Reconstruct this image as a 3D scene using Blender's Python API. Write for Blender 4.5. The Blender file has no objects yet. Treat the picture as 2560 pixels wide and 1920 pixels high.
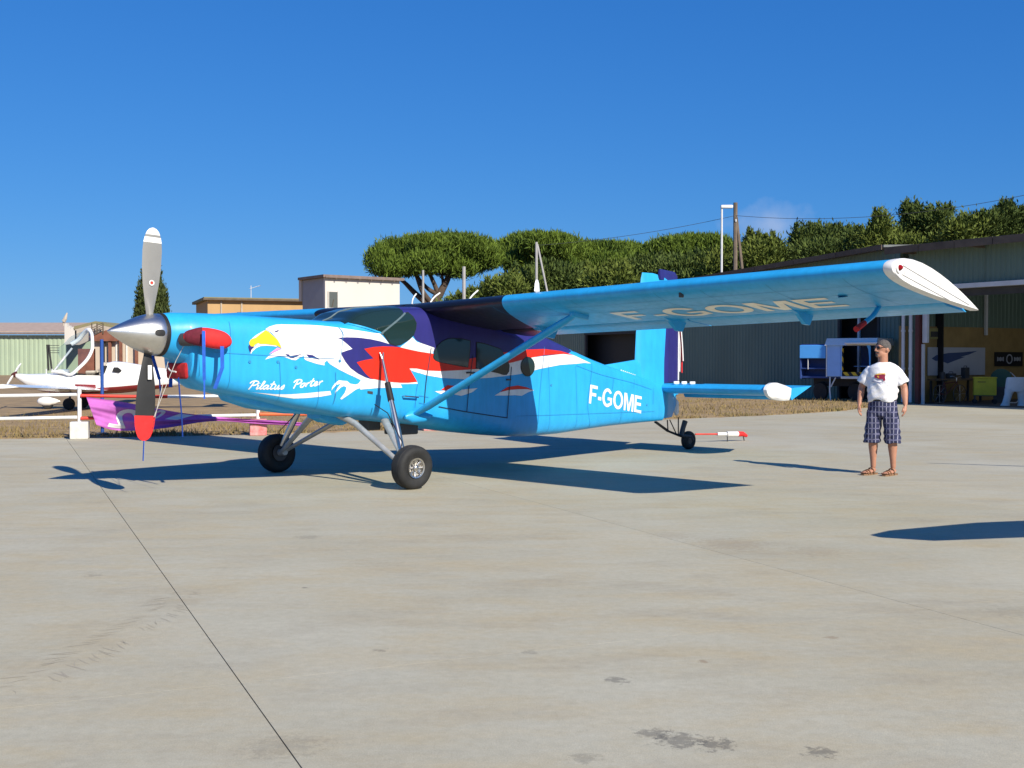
import bpy, bmesh, math, random
from mathutils import Vector, Matrix
from mathutils.geometry import delaunay_2d_cdt
from math import sin, cos, pi, radians, sqrt, atan2
random.seed(7)
scene = bpy.context.scene
COL = scene.collection

# ---------------------------------------------------------------- camera
EYE = 1.6572
FPX = 2912.8                       # focal length in pixels of the 2560 px wide photograph
cam_data = bpy.data.cameras.new('camera')
cam_data.sensor_width = 36.0
cam_data.lens = 36.0 * FPX / 2560.0
cam_data.clip_start = 0.05
cam_data.clip_end = 6000.0
cam = bpy.data.objects.new('camera', cam_data)
cam.location = (0, 0, EYE)
cam.rotation_euler = (pi / 2 - 0.0215, 0, 0)
COL.objects.link(cam)
scene.camera = cam

# ---------------------------------------------------------------- sun and sky
SUN_EL = radians(33.65)
SUN_H = Vector((0.5657, -0.8246, 0))            # horizontal direction towards the sun
SUN_DIR = Vector((SUN_H.x * cos(SUN_EL), SUN_H.y * cos(SUN_EL), sin(SUN_EL)))
sun_data = bpy.data.lights.new('sun', 'SUN')
sun_data.energy = 5.0
sun_data.angle = radians(0.53)
sun_data.color = (1.0, 0.93, 0.80)
sun = bpy.data.objects.new('sun', sun_data)
sun.rotation_euler = SUN_DIR.to_track_quat('Z', 'Y').to_euler()
sun.location = (20, -30, 30)
COL.objects.link(sun)

world = bpy.data.worlds.new('World')
scene.world = world
world.use_nodes = True
wn, wl = world.node_tree.nodes, world.node_tree.links
wn.clear()
w_out = wn.new('ShaderNodeOutputWorld')
w_bg = wn.new('ShaderNodeBackground')
w_sky = wn.new('ShaderNodeTexSky')
w_sky.sky_type = 'NISHITA'
w_sky.sun_disc = False
w_sky.sun_elevation = SUN_EL
w_sky.sun_rotation = atan2(SUN_H.x, SUN_H.y)
w_sky.altitude = 0.0
w_sky.air_density = 1.0
w_sky.dust_density = 0.0
w_sky.ozone_density = 3.0
w_bg.inputs['Strength'].default_value = 0.1
# the deep blue the compact camera recorded: one tone curve per channel over the whole sky
w_sep = wn.new('ShaderNodeSeparateColor')
w_cmb = wn.new('ShaderNodeCombineColor')
wl.new(w_sky.outputs[0], w_sep.inputs[0])
for ch, (g_, k_) in enumerate(((1.073, 0.152), (0.697, 0.705), (0.498, 2.10))):
    pw = wn.new('ShaderNodeMath')
    pw.operation = 'POWER'
    pw.inputs[1].default_value = g_
    ml = wn.new('ShaderNodeMath')
    ml.operation = 'MULTIPLY'
    ml.inputs[1].default_value = k_
    wl.new(w_sep.outputs[ch], pw.inputs[0])
    wl.new(pw.outputs[0], ml.inputs[0])
    wl.new(ml.outputs[0], w_cmb.inputs[ch])
wl.new(w_cmb.outputs[0], w_bg.inputs['Color'])
wl.new(w_bg.outputs[0], w_out.inputs['Surface'])

vs = scene.view_settings
vs.view_transform = 'Standard'
vs.look = 'None'
vs.exposure = 0.35
vs.gamma = 1.0
vs.use_curve_mapping = False
scene.render.engine = 'CYCLES'
scene.cycles.max_bounces = 6


def at(px, py, Y):
    """place in the world seen at photo pixel (px, py) at depth Y"""
    return Vector(((px - 1280) / FPX * Y, Y, EYE + (897.4 - py) / FPX * Y))


# ---------------------------------------------------------------- materials
MATS = {}


def mat(name, col, rough=0.6, metal=0.0, var=0.0, vscale=3.0, bump=0.0, bscale=40.0, coat=0.0, col2=None, spec=0.5,
        stretch=None, detail=6.0, streak=0.0):
    """Principled material with procedural colour variation and fine relief."""
    if name in MATS:
        return MATS[name]
    m = bpy.data.materials.new(name)
    m.use_nodes = True
    nt = m.node_tree
    b = nt.nodes['Principled BSDF']
    b.inputs['Roughness'].default_value = rough
    b.inputs['Metallic'].default_value = metal
    b.inputs['Specular IOR Level'].default_value = spec
    b.inputs['Coat Weight'].default_value = coat
    b.inputs['Coat Roughness'].default_value = 0.12
    tc = nt.nodes.new('ShaderNodeTexCoord')
    src = tc.outputs['Object']
    if stretch:
        mp = nt.nodes.new('ShaderNodeMapping')
        mp.inputs['Scale'].default_value = stretch
        nt.links.new(src, mp.inputs['Vector'])
        src = mp.outputs[0]
    c = tuple(col) + (1.0,)
    if var or col2:
        nz = nt.nodes.new('ShaderNodeTexNoise')
        nz.inputs['Scale'].default_value = vscale
        nz.inputs['Detail'].default_value = detail
        nz.inputs['Roughness'].default_value = 0.6
        nt.links.new(src, nz.inputs['Vector'])
        rp = nt.nodes.new('ShaderNodeValToRGB')
        rp.color_ramp.elements[0].position = 0.32
        rp.color_ramp.elements[1].position = 0.68
        lo = tuple(max(0, v * (1 - var)) for v in col) if not col2 else tuple(col2)
        hi = tuple(min(1, v * (1 + var)) for v in col)
        rp.color_ramp.elements[0].color = lo + (1,)
        rp.color_ramp.elements[1].color = hi + (1,)
        nt.links.new(nz.outputs['Fac'], rp.inputs['Fac'])
        out_c = rp.outputs['Color']
        if streak:                                  # grime washed down the surface
            mp2 = nt.nodes.new('ShaderNodeMapping')
            mp2.inputs['Scale'].default_value = (7, 7, 0.9)
            nt.links.new(tc.outputs['Object'], mp2.inputs['Vector'])
            n3 = nt.nodes.new('ShaderNodeTexNoise')
            n3.inputs['Scale'].default_value = 1.6
            n3.inputs['Detail'].default_value = 7
            n3.inputs['Roughness'].default_value = 0.65
            nt.links.new(mp2.outputs[0], n3.inputs['Vector'])
            r3 = nt.nodes.new('ShaderNodeValToRGB')
            r3.color_ramp.elements[0].position = 0.30
            r3.color_ramp.elements[1].position = 0.62
            g_ = 1 - streak
            r3.color_ramp.elements[0].color = (g_, g_, g_ * 0.98, 1)
            r3.color_ramp.elements[1].color = (1, 1, 1, 1)
            nt.links.new(n3.outputs['Fac'], r3.inputs['Fac'])
            mx_ = nt.nodes.new('ShaderNodeMix')
            mx_.data_type = 'RGBA'
            mx_.blend_type = 'MULTIPLY'
            mx_.inputs[0].default_value = 1.0
            nt.links.new(out_c, mx_.inputs[6])
            nt.links.new(r3.outputs['Color'], mx_.inputs[7])
            out_c = mx_.outputs[2]
            mr_ = nt.nodes.new('ShaderNodeMapRange')
            mr_.inputs['To Min'].default_value = min(1, rough + 0.18)
            mr_.inputs['To Max'].default_value = max(0, rough - 0.06)
            nt.links.new(n3.outputs['Fac'], mr_.inputs['Value'])
            nt.links.new(mr_.outputs[0], b.inputs['Roughness'])
        nt.links.new(out_c, b.inputs['Base Color'])
    else:
        b.inputs['Base Color'].default_value = c
    if bump:
        n2 = nt.nodes.new('ShaderNodeTexNoise')
        n2.inputs['Scale'].default_value = bscale
        n2.inputs['Detail'].default_value = 4.0
        nt.links.new(src, n2.inputs['Vector'])
        bp = nt.nodes.new('ShaderNodeBump')
        bp.inputs['Strength'].default_value = bump
        bp.inputs['Distance'].default_value = 0.02
        nt.links.new(n2.outputs['Fac'], bp.inputs['Height'])
        nt.links.new(bp.outputs['Normal'], b.inputs['Normal'])
    MATS[name] = m
    return m


def paint(name, col, rough=0.34):
    return mat(name, col, rough, var=0.07, vscale=2.2, bump=0.10, bscale=3.2, coat=0.06, spec=0.3, streak=0.13)


P_BLUE = paint('aircraft_light_blue', (0.026, 0.375, 0.76))
P_NAVY = paint('aircraft_navy', (0.027, 0.026, 0.165))
P_RED = paint('aircraft_red', (0.70, 0.028, 0.012))
P_WHITE = paint('aircraft_white', (0.80, 0.79, 0.76))
P_CREAM = paint('aircraft_underside_lettering', (0.86, 0.82, 0.70))
P_YELLOW = paint('aircraft_yellow', (0.80, 0.55, 0.02))
P_PINK = paint('aircraft_pink', (0.75, 0.30, 0.55))
M_LINE = mat('panel_gap', (0.010, 0.03, 0.06), 0.8)
M_LINE2 = mat('panel_seam', (0.022, 0.23, 0.46), 0.7)
M_GLASS = mat('dark_cabin_glass', (0.012, 0.030, 0.030), 0.06, spec=0.6)
M_STEEL = mat('brushed_metal', (0.62, 0.60, 0.57), 0.30, metal=1.0, var=0.10, vscale=6)
M_SPIN = mat('spinner_metal', (0.70, 0.68, 0.64), 0.33, metal=1.0, var=0.06, vscale=14, bump=0.05, bscale=60)
M_GREYLEG = mat('grey_gear_paint', (0.42, 0.42, 0.40), 0.38, metal=0.4, var=0.15, vscale=8)
M_RUBBER = mat('tyre_rubber', (0.016, 0.016, 0.016), 0.75, var=0.35, vscale=9, bump=0.15, bscale=60)
M_BLACK = mat('black_matte', (0.010, 0.010, 0.011), 0.6)
M_DGREY = mat('dark_grey_metal', (0.05, 0.05, 0.052), 0.5, var=0.2)
M_BLADEF = mat('blade_grey', (0.24, 0.235, 0.22), 0.42, var=0.06)
M_BLADEB = mat('blade_black', (0.022, 0.022, 0.022), 0.5, var=0.2)
M_CLOTHR = mat('red_cover_fabric', (0.42, 0.012, 0.015), 0.85, var=0.25, vscale=12, bump=0.4, bscale=14)
M_CLOTHR2 = mat('bright_red_fabric', (0.72, 0.02, 0.02), 0.8, var=0.15, vscale=12, bump=0.3, bscale=14)
M_STRAP = mat('blue_strap_webbing', (0.015, 0.10, 0.50), 0.8, var=0.15, vscale=20)
M_ROPE = mat('pale_rope', (0.55, 0.53, 0.48), 0.9)
M_WHITE = mat('white_paint', (0.78, 0.77, 0.74), 0.5, var=0.06, vscale=4)
M_REDP = mat('red_paint', (0.62, 0.04, 0.02), 0.5, var=0.15, vscale=5)


# ---------------------------------------------------------------- mesh helpers
class MB:
    """collects geometry for ONE mesh object"""

    def __init__(self):
        self.v, self.f, self.mi = [], [], []
        self.cur = 0

    def add(self, vs_, fs_):
        o = len(self.v)
        self.v += [tuple(p) for p in vs_]
        self.f += [tuple(i + o for i in q) for q in fs_]
        self.mi += [self.cur] * len(fs_)
        return self

    def box(self, c, s, R=None, taper=None):
        hx, hy, hz = s[0] / 2, s[1] / 2, s[2] / 2
        pts = [Vector((x * hx, y * hy, z * hz)) for z in (-1, 1) for y in (-1, 1) for x in (-1, 1)]
        if taper:
            for p in pts[4:]:
                p.x *= taper
                p.y *= taper
        if R is not None:
            pts = [R @ p for p in pts]
        c = Vector(c)
        return self.add([p + c for p in pts],
                        [(0, 2, 3, 1), (4, 5, 7, 6), (0, 1, 5, 4), (2, 6, 7, 3), (0, 4, 6, 2), (1, 3, 7, 5)])

    def bbox(self, c, s, b=0.02, R=None):
        """box with chamfered edges"""
        bm = bmesh.new()
        bmesh.ops.create_cube(bm, size=1.0)
        for v in bm.verts:
            v.co = Vector((v.co.x * s[0], v.co.y * s[1], v.co.z * s[2]))
        bmesh.ops.bevel(bm, geom=list(bm.edges), offset=b, segments=2, affect='EDGES', profile=0.5)
        bm.verts.index_update()
        vs_ = [(R @ v.co if R is not None else v.co.copy()) + Vector(c) for v in bm.verts]
        fs_ = [[v.index for v in f.verts] for f in bm.faces]
        bm.free()
        return self.add(vs_, fs_)

    def rings(self, rs, close0=True, close1=True, loop=True):
        n = len(rs[0])
        o = len(self.v)
        for r in rs:
            self.v += [tuple(p) for p in r]
        m_ = n if loop else n - 1
        cnt = 0
        for k in range(len(rs) - 1):
            for i in range(m_):
                j = (i + 1) % n
                self.f.append((o + k * n + i, o + k * n + j, o + (k + 1) * n + j, o + (k + 1) * n + i))
                cnt += 1
        if close0:
            self.f.append(tuple(o + i for i in reversed(range(n))))
            cnt += 1
        if close1:
            self.f.append(tuple(o + (len(rs) - 1) * n + i for i in range(n)))
            cnt += 1
        self.mi += [self.cur] * cnt
        return self

    def path(self, pts, rad, n=10, close=True, squash=None, up=None):
        """tube along a polyline; rad: number or list; squash: (a, b) ellipse factors"""
        pts = [Vector(p) for p in pts]
        if not isinstance(rad, (list, tuple)):
            rad = [rad] * len(pts)
        rs = []
        prev = None
        for k, p in enumerate(pts):
            a = pts[max(k - 1, 0)]
            b = pts[min(k + 1, len(pts) - 1)]
            t = (b - a).normalized()
            if prev is None:
                u = Vector(up) if up else (Vector((0, 0, 1)) if abs(t.z) < 0.9 else Vector((1, 0, 0)))
            else:
                u = prev
            s = t.cross(u).normalized()
            u = s.cross(t).normalized()
            prev = u
            sa, sb = squash if squash else (1, 1)
            rs.append([p + s * (cos(q) * rad[k] * sa) + u * (sin(q) * rad[k] * sb)
                       for q in [2 * pi * i / n for i in range(n)]])
        return self.rings(rs, close, close)

    def lathe(self, prof, origin, axis, n=24, close0=False, close1=False):
        """prof: list of (distance along axis, radius)"""
        ax = Vector(axis).normalized()
        u = Vector((0, 0, 1)) if abs(ax.z) < 0.9 else Vector((1, 0, 0))
        s = ax.cross(u).normalized()
        u = s.cross(ax)
        o = Vector(origin)
        rs = [[o + ax * d + s * (cos(q) * r) + u * (sin(q) * r) for q in [2 * pi * i / n for i in range(n)]]
              for d, r in prof]
        return self.rings(rs, close0, close1)

    def prism(self, poly, vec):
        """flat polygon of 3-d points extruded along vec"""
        n = len(poly)
        a = [Vector(p) for p in poly]
        b = [p + Vector(vec) for p in a]
        fs_ = [tuple(range(n)), tuple(reversed(range(n, 2 * n)))]
        fs_ += [((i + 1) % n, i, n + i, n + (i + 1) % n) for i in range(n)]
        return self.add(a + b, fs_)

    def build(self, name, mats, parent=None, smooth=None, fix=True):
        me = bpy.data.meshes.new(name)
        me.from_pydata(self.v, [], self.f)
        if not isinstance(mats, (list, tuple)):
            mats = [mats]
        for m_ in mats:
            me.materials.append(m_)
        if len(mats) > 1:
            me.polygons.foreach_set('material_index', self.mi)
        if fix:
            bm = bmesh.new()
            bm.from_mesh(me)
            bmesh.ops.recalc_face_normals(bm, faces=bm.faces)
            bm.to_mesh(me)
            bm.free()
        if smooth:
            me.polygons.foreach_set('use_smooth', [True] * len(me.polygons))
            me.set_sharp_from_angle(angle=radians(smooth))
        me.update()
        o = bpy.data.objects.new(name, me)
        COL.objects.link(o)
        if parent is not None:
            o.parent = parent
        return o


def tag(o, label=None, cat=None, group=None, kind=None):
    for k_, v_ in (('label', label), ('category', cat), ('group', group), ('kind', kind)):
        if v_:
            o[k_] = v_
    return o


def empty(name, loc=(0, 0, 0), rz=0.0, parent=None):
    o = bpy.data.objects.new(name, None)
    o.empty_display_size = 0.3
    o.location = loc
    o.rotation_euler = (0, 0, rz)
    COL.objects.link(o)
    if parent is not None:
        o.parent = parent
    return o


def copy_tree(o, parent=None):
    c = o.copy()
    COL.objects.link(c)
    c.parent = parent
    for ch in list(o.children):
        copy_tree(ch, c)
    return c


def smooth_path(pts, k=6):
    """Catmull-Rom through the points"""
    pts = [Vector(p) for p in pts]
    out = []
    for i in range(len(pts) - 1):
        p0, p1, p2, p3 = pts[max(i - 1, 0)], pts[i], pts[i + 1], pts[min(i + 2, len(pts) - 1)]
        for j in range(k):
            t = j / k
            out.append(0.5 * (2 * p1 + (p2 - p0) * t + (2 * p0 - 5 * p1 + 4 * p2 - p3) * t * t
                              + (3 * p1 - p0 - 3 * p2 + p3) * t ** 3))
    out.append(pts[-1])
    return out


def text_geo(txt, size=1.0, bold=0.0, shear=0.0, spacing=1.0, res=4):
    """2-d outline mesh of a word: (points, faces)"""
    cu = bpy.data.curves.new('lettering', 'FONT')
    cu.body = txt
    cu.size = size
    cu.offset = bold
    cu.shear = shear
    cu.space_character = spacing
    cu.resolution_u = res
    ob = bpy.data.objects.new('lettering', cu)
    COL.objects.link(ob)
    dg = bpy.context.evaluated_depsgraph_get()
    me = bpy.data.meshes.new_from_object(ob.evaluated_get(dg))
    vs_ = [(v.co.x, v.co.y) for v in me.vertices]
    fs_ = [tuple(p.vertices) for p in me.polygons]
    bpy.data.objects.remove(ob)
    bpy.data.curves.remove(cu)
    bpy.data.meshes.remove(me)
    return vs_, fs_


def fit_text(vs_):
    """normalise points to 0..1 in both axes; returns points and aspect"""
    x0, x1 = min(p[0] for p in vs_), max(p[0] for p in vs_)
    y0, y1 = min(p[1] for p in vs_), max(p[1] for p in vs_)
    return [((p[0] - x0) / (x1 - x0), (p[1] - y0) / (y1 - y0)) for p in vs_], (x1 - x0) / (y1 - y0)


def flat_mesh(name, pts2, faces, fn, m_, parent, maxlen=None):
    """2-d mesh, refined and mapped to 3-d by fn(a, b)"""
    bm = bmesh.new()
    vv = [bm.verts.new((p[0], p[1], 0)) for p in pts2]
    for f in faces:
        try:
            bm.faces.new([vv[i] for i in f])
        except ValueError:
            pass
    bmesh.ops.triangulate(bm, faces=list(bm.faces), quad_method='BEAUTY', ngon_method='EAR_CLIP')
    if maxlen:
        for _ in range(7):
            es = [e for e in bm.edges if e.calc_length() > maxlen]
            if not es:
                break
            bmesh.ops.subdivide_edges(bm, edges=es, cuts=1, use_grid_fill=False)
            bmesh.ops.triangulate(bm, faces=list(bm.faces))
    for v in bm.verts:
        v.co = fn(v.co.x, v.co.y)
    me = bpy.data.meshes.new(name)
    bm.to_mesh(me)
    bm.free()
    me.materials.append(m_)
    me.polygons.foreach_set('use_smooth', [True] * len(me.polygons))
    me.update()
    o = bpy.data.objects.new(name, me)
    COL.objects.link(o)
    if parent is not None:
        o.parent = parent
    return o


def poly_mesh(name, pts, fn, m_, parent, grid):
    """filled outline with interior grid points, mapped to 3-d by fn(a, b)"""
    ring = []
    for i, a in enumerate(pts):
        b = pts[(i + 1) % len(pts)]
        n = max(1, int(sqrt((a[0] - b[0]) ** 2 + (a[1] - b[1]) ** 2) / grid))
        ring += [Vector((a[0] + (b[0] - a[0]) * k / n, a[1] + (b[1] - a[1]) * k / n)) for k in range(n)]
    nr = len(ring)
    x0, x1 = min(p_.x for p_ in ring), max(p_.x for p_ in ring)
    y0, y1 = min(p_.y for p_ in ring), max(p_.y for p_ in ring)
    extra = []
    i = 0
    x = x0 + grid * .37
    while x < x1:
        y = y0 + grid * (.31 + .5 * (i % 2))
        while y < y1:
            extra.append(Vector((x, y)))
            y += grid
        x += grid * .87
        i += 1
    res = delaunay_2d_cdt(ring + extra, [(i, (i + 1) % nr) for i in range(nr)], [], 1, 1e-6)
    vs_, fs_ = res[0], res[2]
    used = sorted({i for f in fs_ for i in f})
    mp = {u: k for k, u in enumerate(used)}
    me = bpy.data.meshes.new(name)
    me.from_pydata([fn(vs_[u].x, vs_[u].y) for u in used], [], [tuple(mp[i] for i in f) for f in fs_])
    me.materials.append(m_)
    me.polygons.foreach_set('use_smooth', [True] * len(me.polygons))
    me.update()
    o = bpy.data.objects.new(name, me)
    COL.objects.link(o)
    if parent is not None:
        o.parent = parent
    return o


def arc(a0, a1, rx, ry, n):
    return [(.5 + rx * cos(radians(a0 + (a1 - a0) * i / n)), .5 + ry * sin(radians(a0 + (a1 - a0) * i / n))) for i in range(n + 1)]


BLOCK = {'F': (.72, [(0, 0), (0, 1), (.72, 1), (.72, .83), (.2, .83), (.2, .59), (.62, .59), (.62, .42), (.2, .42), (.2, 0)]),
         '-': (.32, [(0, .27), (0, .45), (.32, .45), (.32, .27)]),
         'E': (.76, [(0, 0), (0, 1), (.74, 1), (.74, .83), (.2, .83), (.2, .6), (.68, .6), (.68, .43), (.2, .43), (.2, .17), (.76, .17), (.76, 0)]),
         'M': (1.0, [(0, 0), (0, 1), (.28, 1), (.5, .32), (.72, 1), (1, 1), (1, 0), (.81, 0), (.81, .74), (.59, 0), (.41, 0), (.19, .74), (.19, 0)]),
         'G': (1.0, arc(35, 305, .5, .515, 26) + [(.98, .16), (.98, .53), (.52, .53), (.52, .37), (.79, .37), (.79, .25)] + arc(300, 42, .29, .345, 22)),
         'O': (1.0, None)}


def block_text(txt, name, fn, m_, parent, grid, gap=.10):
    """bold block capitals; fn maps (0..1 along the word, 0..1 up) to 3-d; each letter is its own mesh"""
    tot = sum(BLOCK[c][0] + gap for c in txt) - gap
    x = 0
    out = []
    for c in txt:
        w, pts_ = BLOCK[c]
        if pts_ is None:
            n = 36
            o_, i_ = arc(0, 360, .5, .515, n)[:-1], arc(0, 360, .29, .345, n)[:-1]
            vv = [((x + a) / tot, b) for a, b in o_ + i_]
            ff = [(k, (k + 1) % n, n + (k + 1) % n, n + k) for k in range(n)]
            out.append(flat_mesh(name, vv, ff, fn, m_, parent, grid))
        else:
            out.append(poly_mesh(name, [((x + a) / tot, b) for a, b in pts_], fn, m_, parent, grid))
        x += w + gap
    return out

# ================================================================ SETTING
def concrete_material():
    m = bpy.data.materials.new('apron_concrete')
    m.use_nodes = True
    nt = m.node_tree
    N, L = nt.nodes, nt.links
    b = N['Principled BSDF']
    geo = N.new('ShaderNodeNewGeometry')

    def noise(scale, det, rough=0.6, sc=None):
        n = N.new('ShaderNodeTexNoise')
        n.inputs['Scale'].default_value = scale
        n.inputs['Detail'].default_value = det
        n.inputs['Roughness'].default_value = rough
        if sc:
            mp = N.new('ShaderNodeMapping')
            mp.inputs['Scale'].default_value = sc
            mp.inputs['Rotation'].default_value = (0, 0, radians(-18))
            L.new(geo.outputs['Position'], mp.inputs['Vector'])
            L.new(mp.outputs[0], n.inputs['Vector'])
        else:
            L.new(geo.outputs['Position'], n.inputs['Vector'])
        return n

    def ramp(src, p0, p1, c0, c1):
        r = N.new('ShaderNodeValToRGB')
        r.color_ramp.elements[0].position, r.color_ramp.elements[1].position = p0, p1
        r.color_ramp.elements[0].color = c0 + (1,)
        r.color_ramp.elements[1].color = c1 + (1,)
        L.new(src, r.inputs['Fac'])
        return r

    def mix(fac, a, c, mode='MIX'):
        x = N.new('ShaderNodeMix')
        x.data_type = 'RGBA'
        x.blend_type = mode
        if isinstance(fac, float):
            x.inputs[0].default_value = fac
        else:
            L.new(fac, x.inputs[0])
        L.new(a, x.inputs[6])
        if isinstance(c, tuple):
            x.inputs[7].default_value = c + (1,)
        else:
            L.new(c, x.inputs[7])
        return x.outputs[2]
    base = ramp(noise(0.42, 8, 0.62, (1.0, 1.5, 1)).outputs['Fac'], 0.30, 0.72, (0.398, 0.367, 0.272), (0.476, 0.447, 0.344)).outputs[0]
    warm = ramp(noise(1.3, 8, 0.72, (0.7, 1.6, 1)).outputs['Fac'], 0.44, 0.66, (0, 0, 0), (1, 1, 1)).outputs[0]
    col = mix(warm, base, (0.442, 0.380, 0.252))
    grime = ramp(noise(0.9, 9, 0.72, (1.0, 2.0, 1)).outputs['Fac'], 0.50, 0.74, (0, 0, 0), (0.7, 0.7, 0.7)).outputs[0]
    pale = ramp(noise(0.23, 5, 0.6, (1.4, 1.0, 1)).outputs['Fac'], 0.48, 0.70, (0, 0, 0), (0.55, 0.55, 0.55)).outputs[0]
    col = mix(grime, col, (0.330, 0.290, 0.215))
    col = mix(pale, col, (0.482, 0.470, 0.388))
    pit = ramp(noise(38, 5, 0.75).outputs['Fac'], 0.70, 0.80, (0, 0, 0), (0.6, 0.6, 0.6)).outputs[0]
    col = mix(pit, col, (0.24, 0.20, 0.15))
    spk = ramp(noise(140, 3, 0.6).outputs['Fac'], 0.35, 0.65, (0.90, 0.90, 0.90), (1.07, 1.07, 1.07)).outputs[0]
    col = mix(1.0, col, spk, 'MULTIPLY')
    fine = ramp(noise(16, 8, 0.75).outputs['Fac'], 0.3, 0.7, (0.90, 0.90, 0.89), (1.08, 1.08, 1.08)).outputs[0]
    col = mix(1.0, col, fine, 'MULTIPLY')
    # individual stains: (x, y, radius, strength, rust)
    spots = [(0.73, 5.03, .16, .55, 0), (0.62, 5.12, .12, .5, 0), (0.88, 4.98, .12, .6, 0), (0.54, 5.98, .10, .5, 0), (1.30, 4.87, .10, .55, 0), (0.30, 4.8, .10, .3, 0),
             (1.97, 10.4, .55, .25, 1), (1.5, 10.9, .35, .22, 1), (2.6, 10.0, .40, .2, 1), (-1.9, 10.8, .20, .25, 0), (1.05, 6.35, .05, .6, 1), (1.9, 6.9, .06, .5, 1),
             (-0.75, 6.6, .06, .4, 0), (0.1, 6.55, .08, .25, 0), (-3.2, 8.9, .10, .25, 0), (-1.5, 8.4, .04, .5, 0), (-0.98, 4.95, .25, .18, 0), (3.3, 7.6, .3, .15, 0)]
    brk = noise(22, 7, 0.75)
    for (x, y, r, s, rust) in spots:
        d = N.new('ShaderNodeVectorMath')
        d.operation = 'DISTANCE'
        d.inputs[1].default_value = (x, y, 0)
        L.new(geo.outputs['Position'], d.inputs[0])
        a1 = N.new('ShaderNodeMath')
        a1.operation = 'DIVIDE'
        a1.inputs[1].default_value = r
        L.new(d.outputs['Value'], a1.inputs[0])
        a2 = N.new('ShaderNodeMath')          # noise * 2.4 - distance
        a2.operation = 'MULTIPLY_ADD'
        a2.inputs[1].default_value = 3.4
        L.new(brk.outputs['Fac'], a2.inputs[0])
        a3 = N.new('ShaderNodeMath')
        a3.operation = 'MULTIPLY'
        a3.inputs[1].default_value = -1.0
        L.new(a1.outputs[0], a3.inputs[0])
        L.new(a3.outputs[0], a2.inputs[2])
        rp = ramp(a2.outputs[0], 0.62 if True else 0, 0.98, (0, 0, 0), (s, s, s))
        rp.color_ramp.elements[0].position = 0.95
        rp.color_ramp.elements[1].position = 1.0
        a4 = N.new('ShaderNodeMapRange')
        a4.inputs['From Min'].default_value = 1.0
        a4.inputs['From Max'].default_value = 1.35
        a4.inputs['To Max'].default_value = s
        L.new(a2.outputs[0], a4.inputs['Value'])
        col = mix(a4.outputs[0], col, (0.26, 0.19, 0.12) if rust else (0.085, 0.080, 0.072))
    oi = N.new('ShaderNodeObjectInfo')
    tone = ramp(oi.outputs['Random'], 0.0, 1.0, (0.972, 0.972, 0.972), (1.022, 1.02, 1.015)).outputs[0]
    col = mix(1.0, col, tone, 'MULTIPLY')
    L.new(col, b.inputs['Base Color'])
    b.inputs['Roughness'].default_value = 0.82
    b.inputs['Specular IOR Level'].default_value = 0.3
    bp = N.new('ShaderNodeBump')
    bp.inputs['Strength'].default_value = 0.25
    bp.inputs['Distance'].default_value = 0.01
    L.new(noise(60, 6, 0.7).outputs['Fac'], bp.inputs['Height'])
    L.new(bp.outputs[0], b.inputs['Normal'])
    return m


M_CONC = concrete_material()
M_JOINT = mat('joint_filler', (0.16, 0.145, 0.12), 0.9, var=0.3, vscale=30)
M_DIRT = mat('dry_ground', (0.30, 0.205, 0.10), 0.95, var=0.3, vscale=1.6, bump=0.6, bscale=9, col2=(0.21, 0.145, 0.075), detail=10)
M_FIELD = mat('dry_field', (0.29, 0.205, 0.105), 0.95, vscale=0.12, bump=0.4, bscale=2, col2=(0.20, 0.16, 0.075), detail=10)

# terrain: one sheet to the horizon
mb = MB()
mb.add([(-3000, -400, -0.075), (3000, -400, -0.075), (3000, 4500, -0.075), (-3000, 4500, -0.075)], [(0, 1, 2, 3)])
ground = tag(mb.build('ground', M_FIELD), kind='structure')

# apron: concrete slabs in a turned grid, the wide joint runs under the aircraft's nose
apron = tag(empty('apron', (0, 0, 0)), kind='structure')
AU = Vector((0.918, 0.396, 0))
AV = Vector((-0.396, 0.918, 0))
mb = MB()
mb.add([(-60, -16, -0.06), (60, -16, -0.06), (60, 62, -0.06), (-60, 62, -0.06)], [(0, 1, 2, 3)])
bed = mb.build('joint_bed', M_JOINT, apron)
SU, SV = 4.5, 6.2
ang = atan2(AU.y, AU.x)
slab_me = None
for i in range(-11, 12):
    for j in range(-6, 11):
        u0 = 1.074 + SU * i
        v0 = 6.0 + SV * (j - 1)
        gl = 0.011 if i == 0 else 0.0035       # the joint at i = 0 stands open
        cu, cv = u0 + SU / 2, v0 + SV / 2
        c = AU * cu + AV * cv
        if not (-36 < c.x < 34 and -9 < c.y < 52):
            continue
        if slab_me is None:
            sb = MB()
            sb.bbox((0, 0, -0.03), (SU - 0.0022, SV - 0.002, 0.06), 0.0008)
            so = sb.build('slab', M_CONC, apron)
            slab_me = so.data
        else:
            so = bpy.data.objects.new('slab', slab_me)
            COL.objects.link(so)
            so.parent = apron
        so.location = (c.x, c.y, 0.0)
        so.rotation_euler = (0, 0, ang)
        if i in (0, -1):
            so.scale = ((SU - 0.0068) / (SU - 0.0022), 1, 1)

# dry earth lying over the far edge of the slabs
EDGE = [(-60, 11), (-40, 15.2), (-25, 19.6), (-16, 22.4), (-10.6, 24.1), (-7.6, 24.8), (-5.1, 25.7), (-2, 27.5), (1.5, 30.0), (5.3, 32.6), (7.6, 34.2), (10.4, 36.9), (12.0, 39.4), (13.6, 42.6), (14.2, 44.3)]


def edge_y(x):
    for a, b in zip(EDGE, EDGE[1:]):
        if a[0] <= x <= b[0]:
            t = (x - a[0]) / (b[0] - a[0])
            return a[1] + (b[1] - a[1]) * t
    return EDGE[-1][1]


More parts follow.
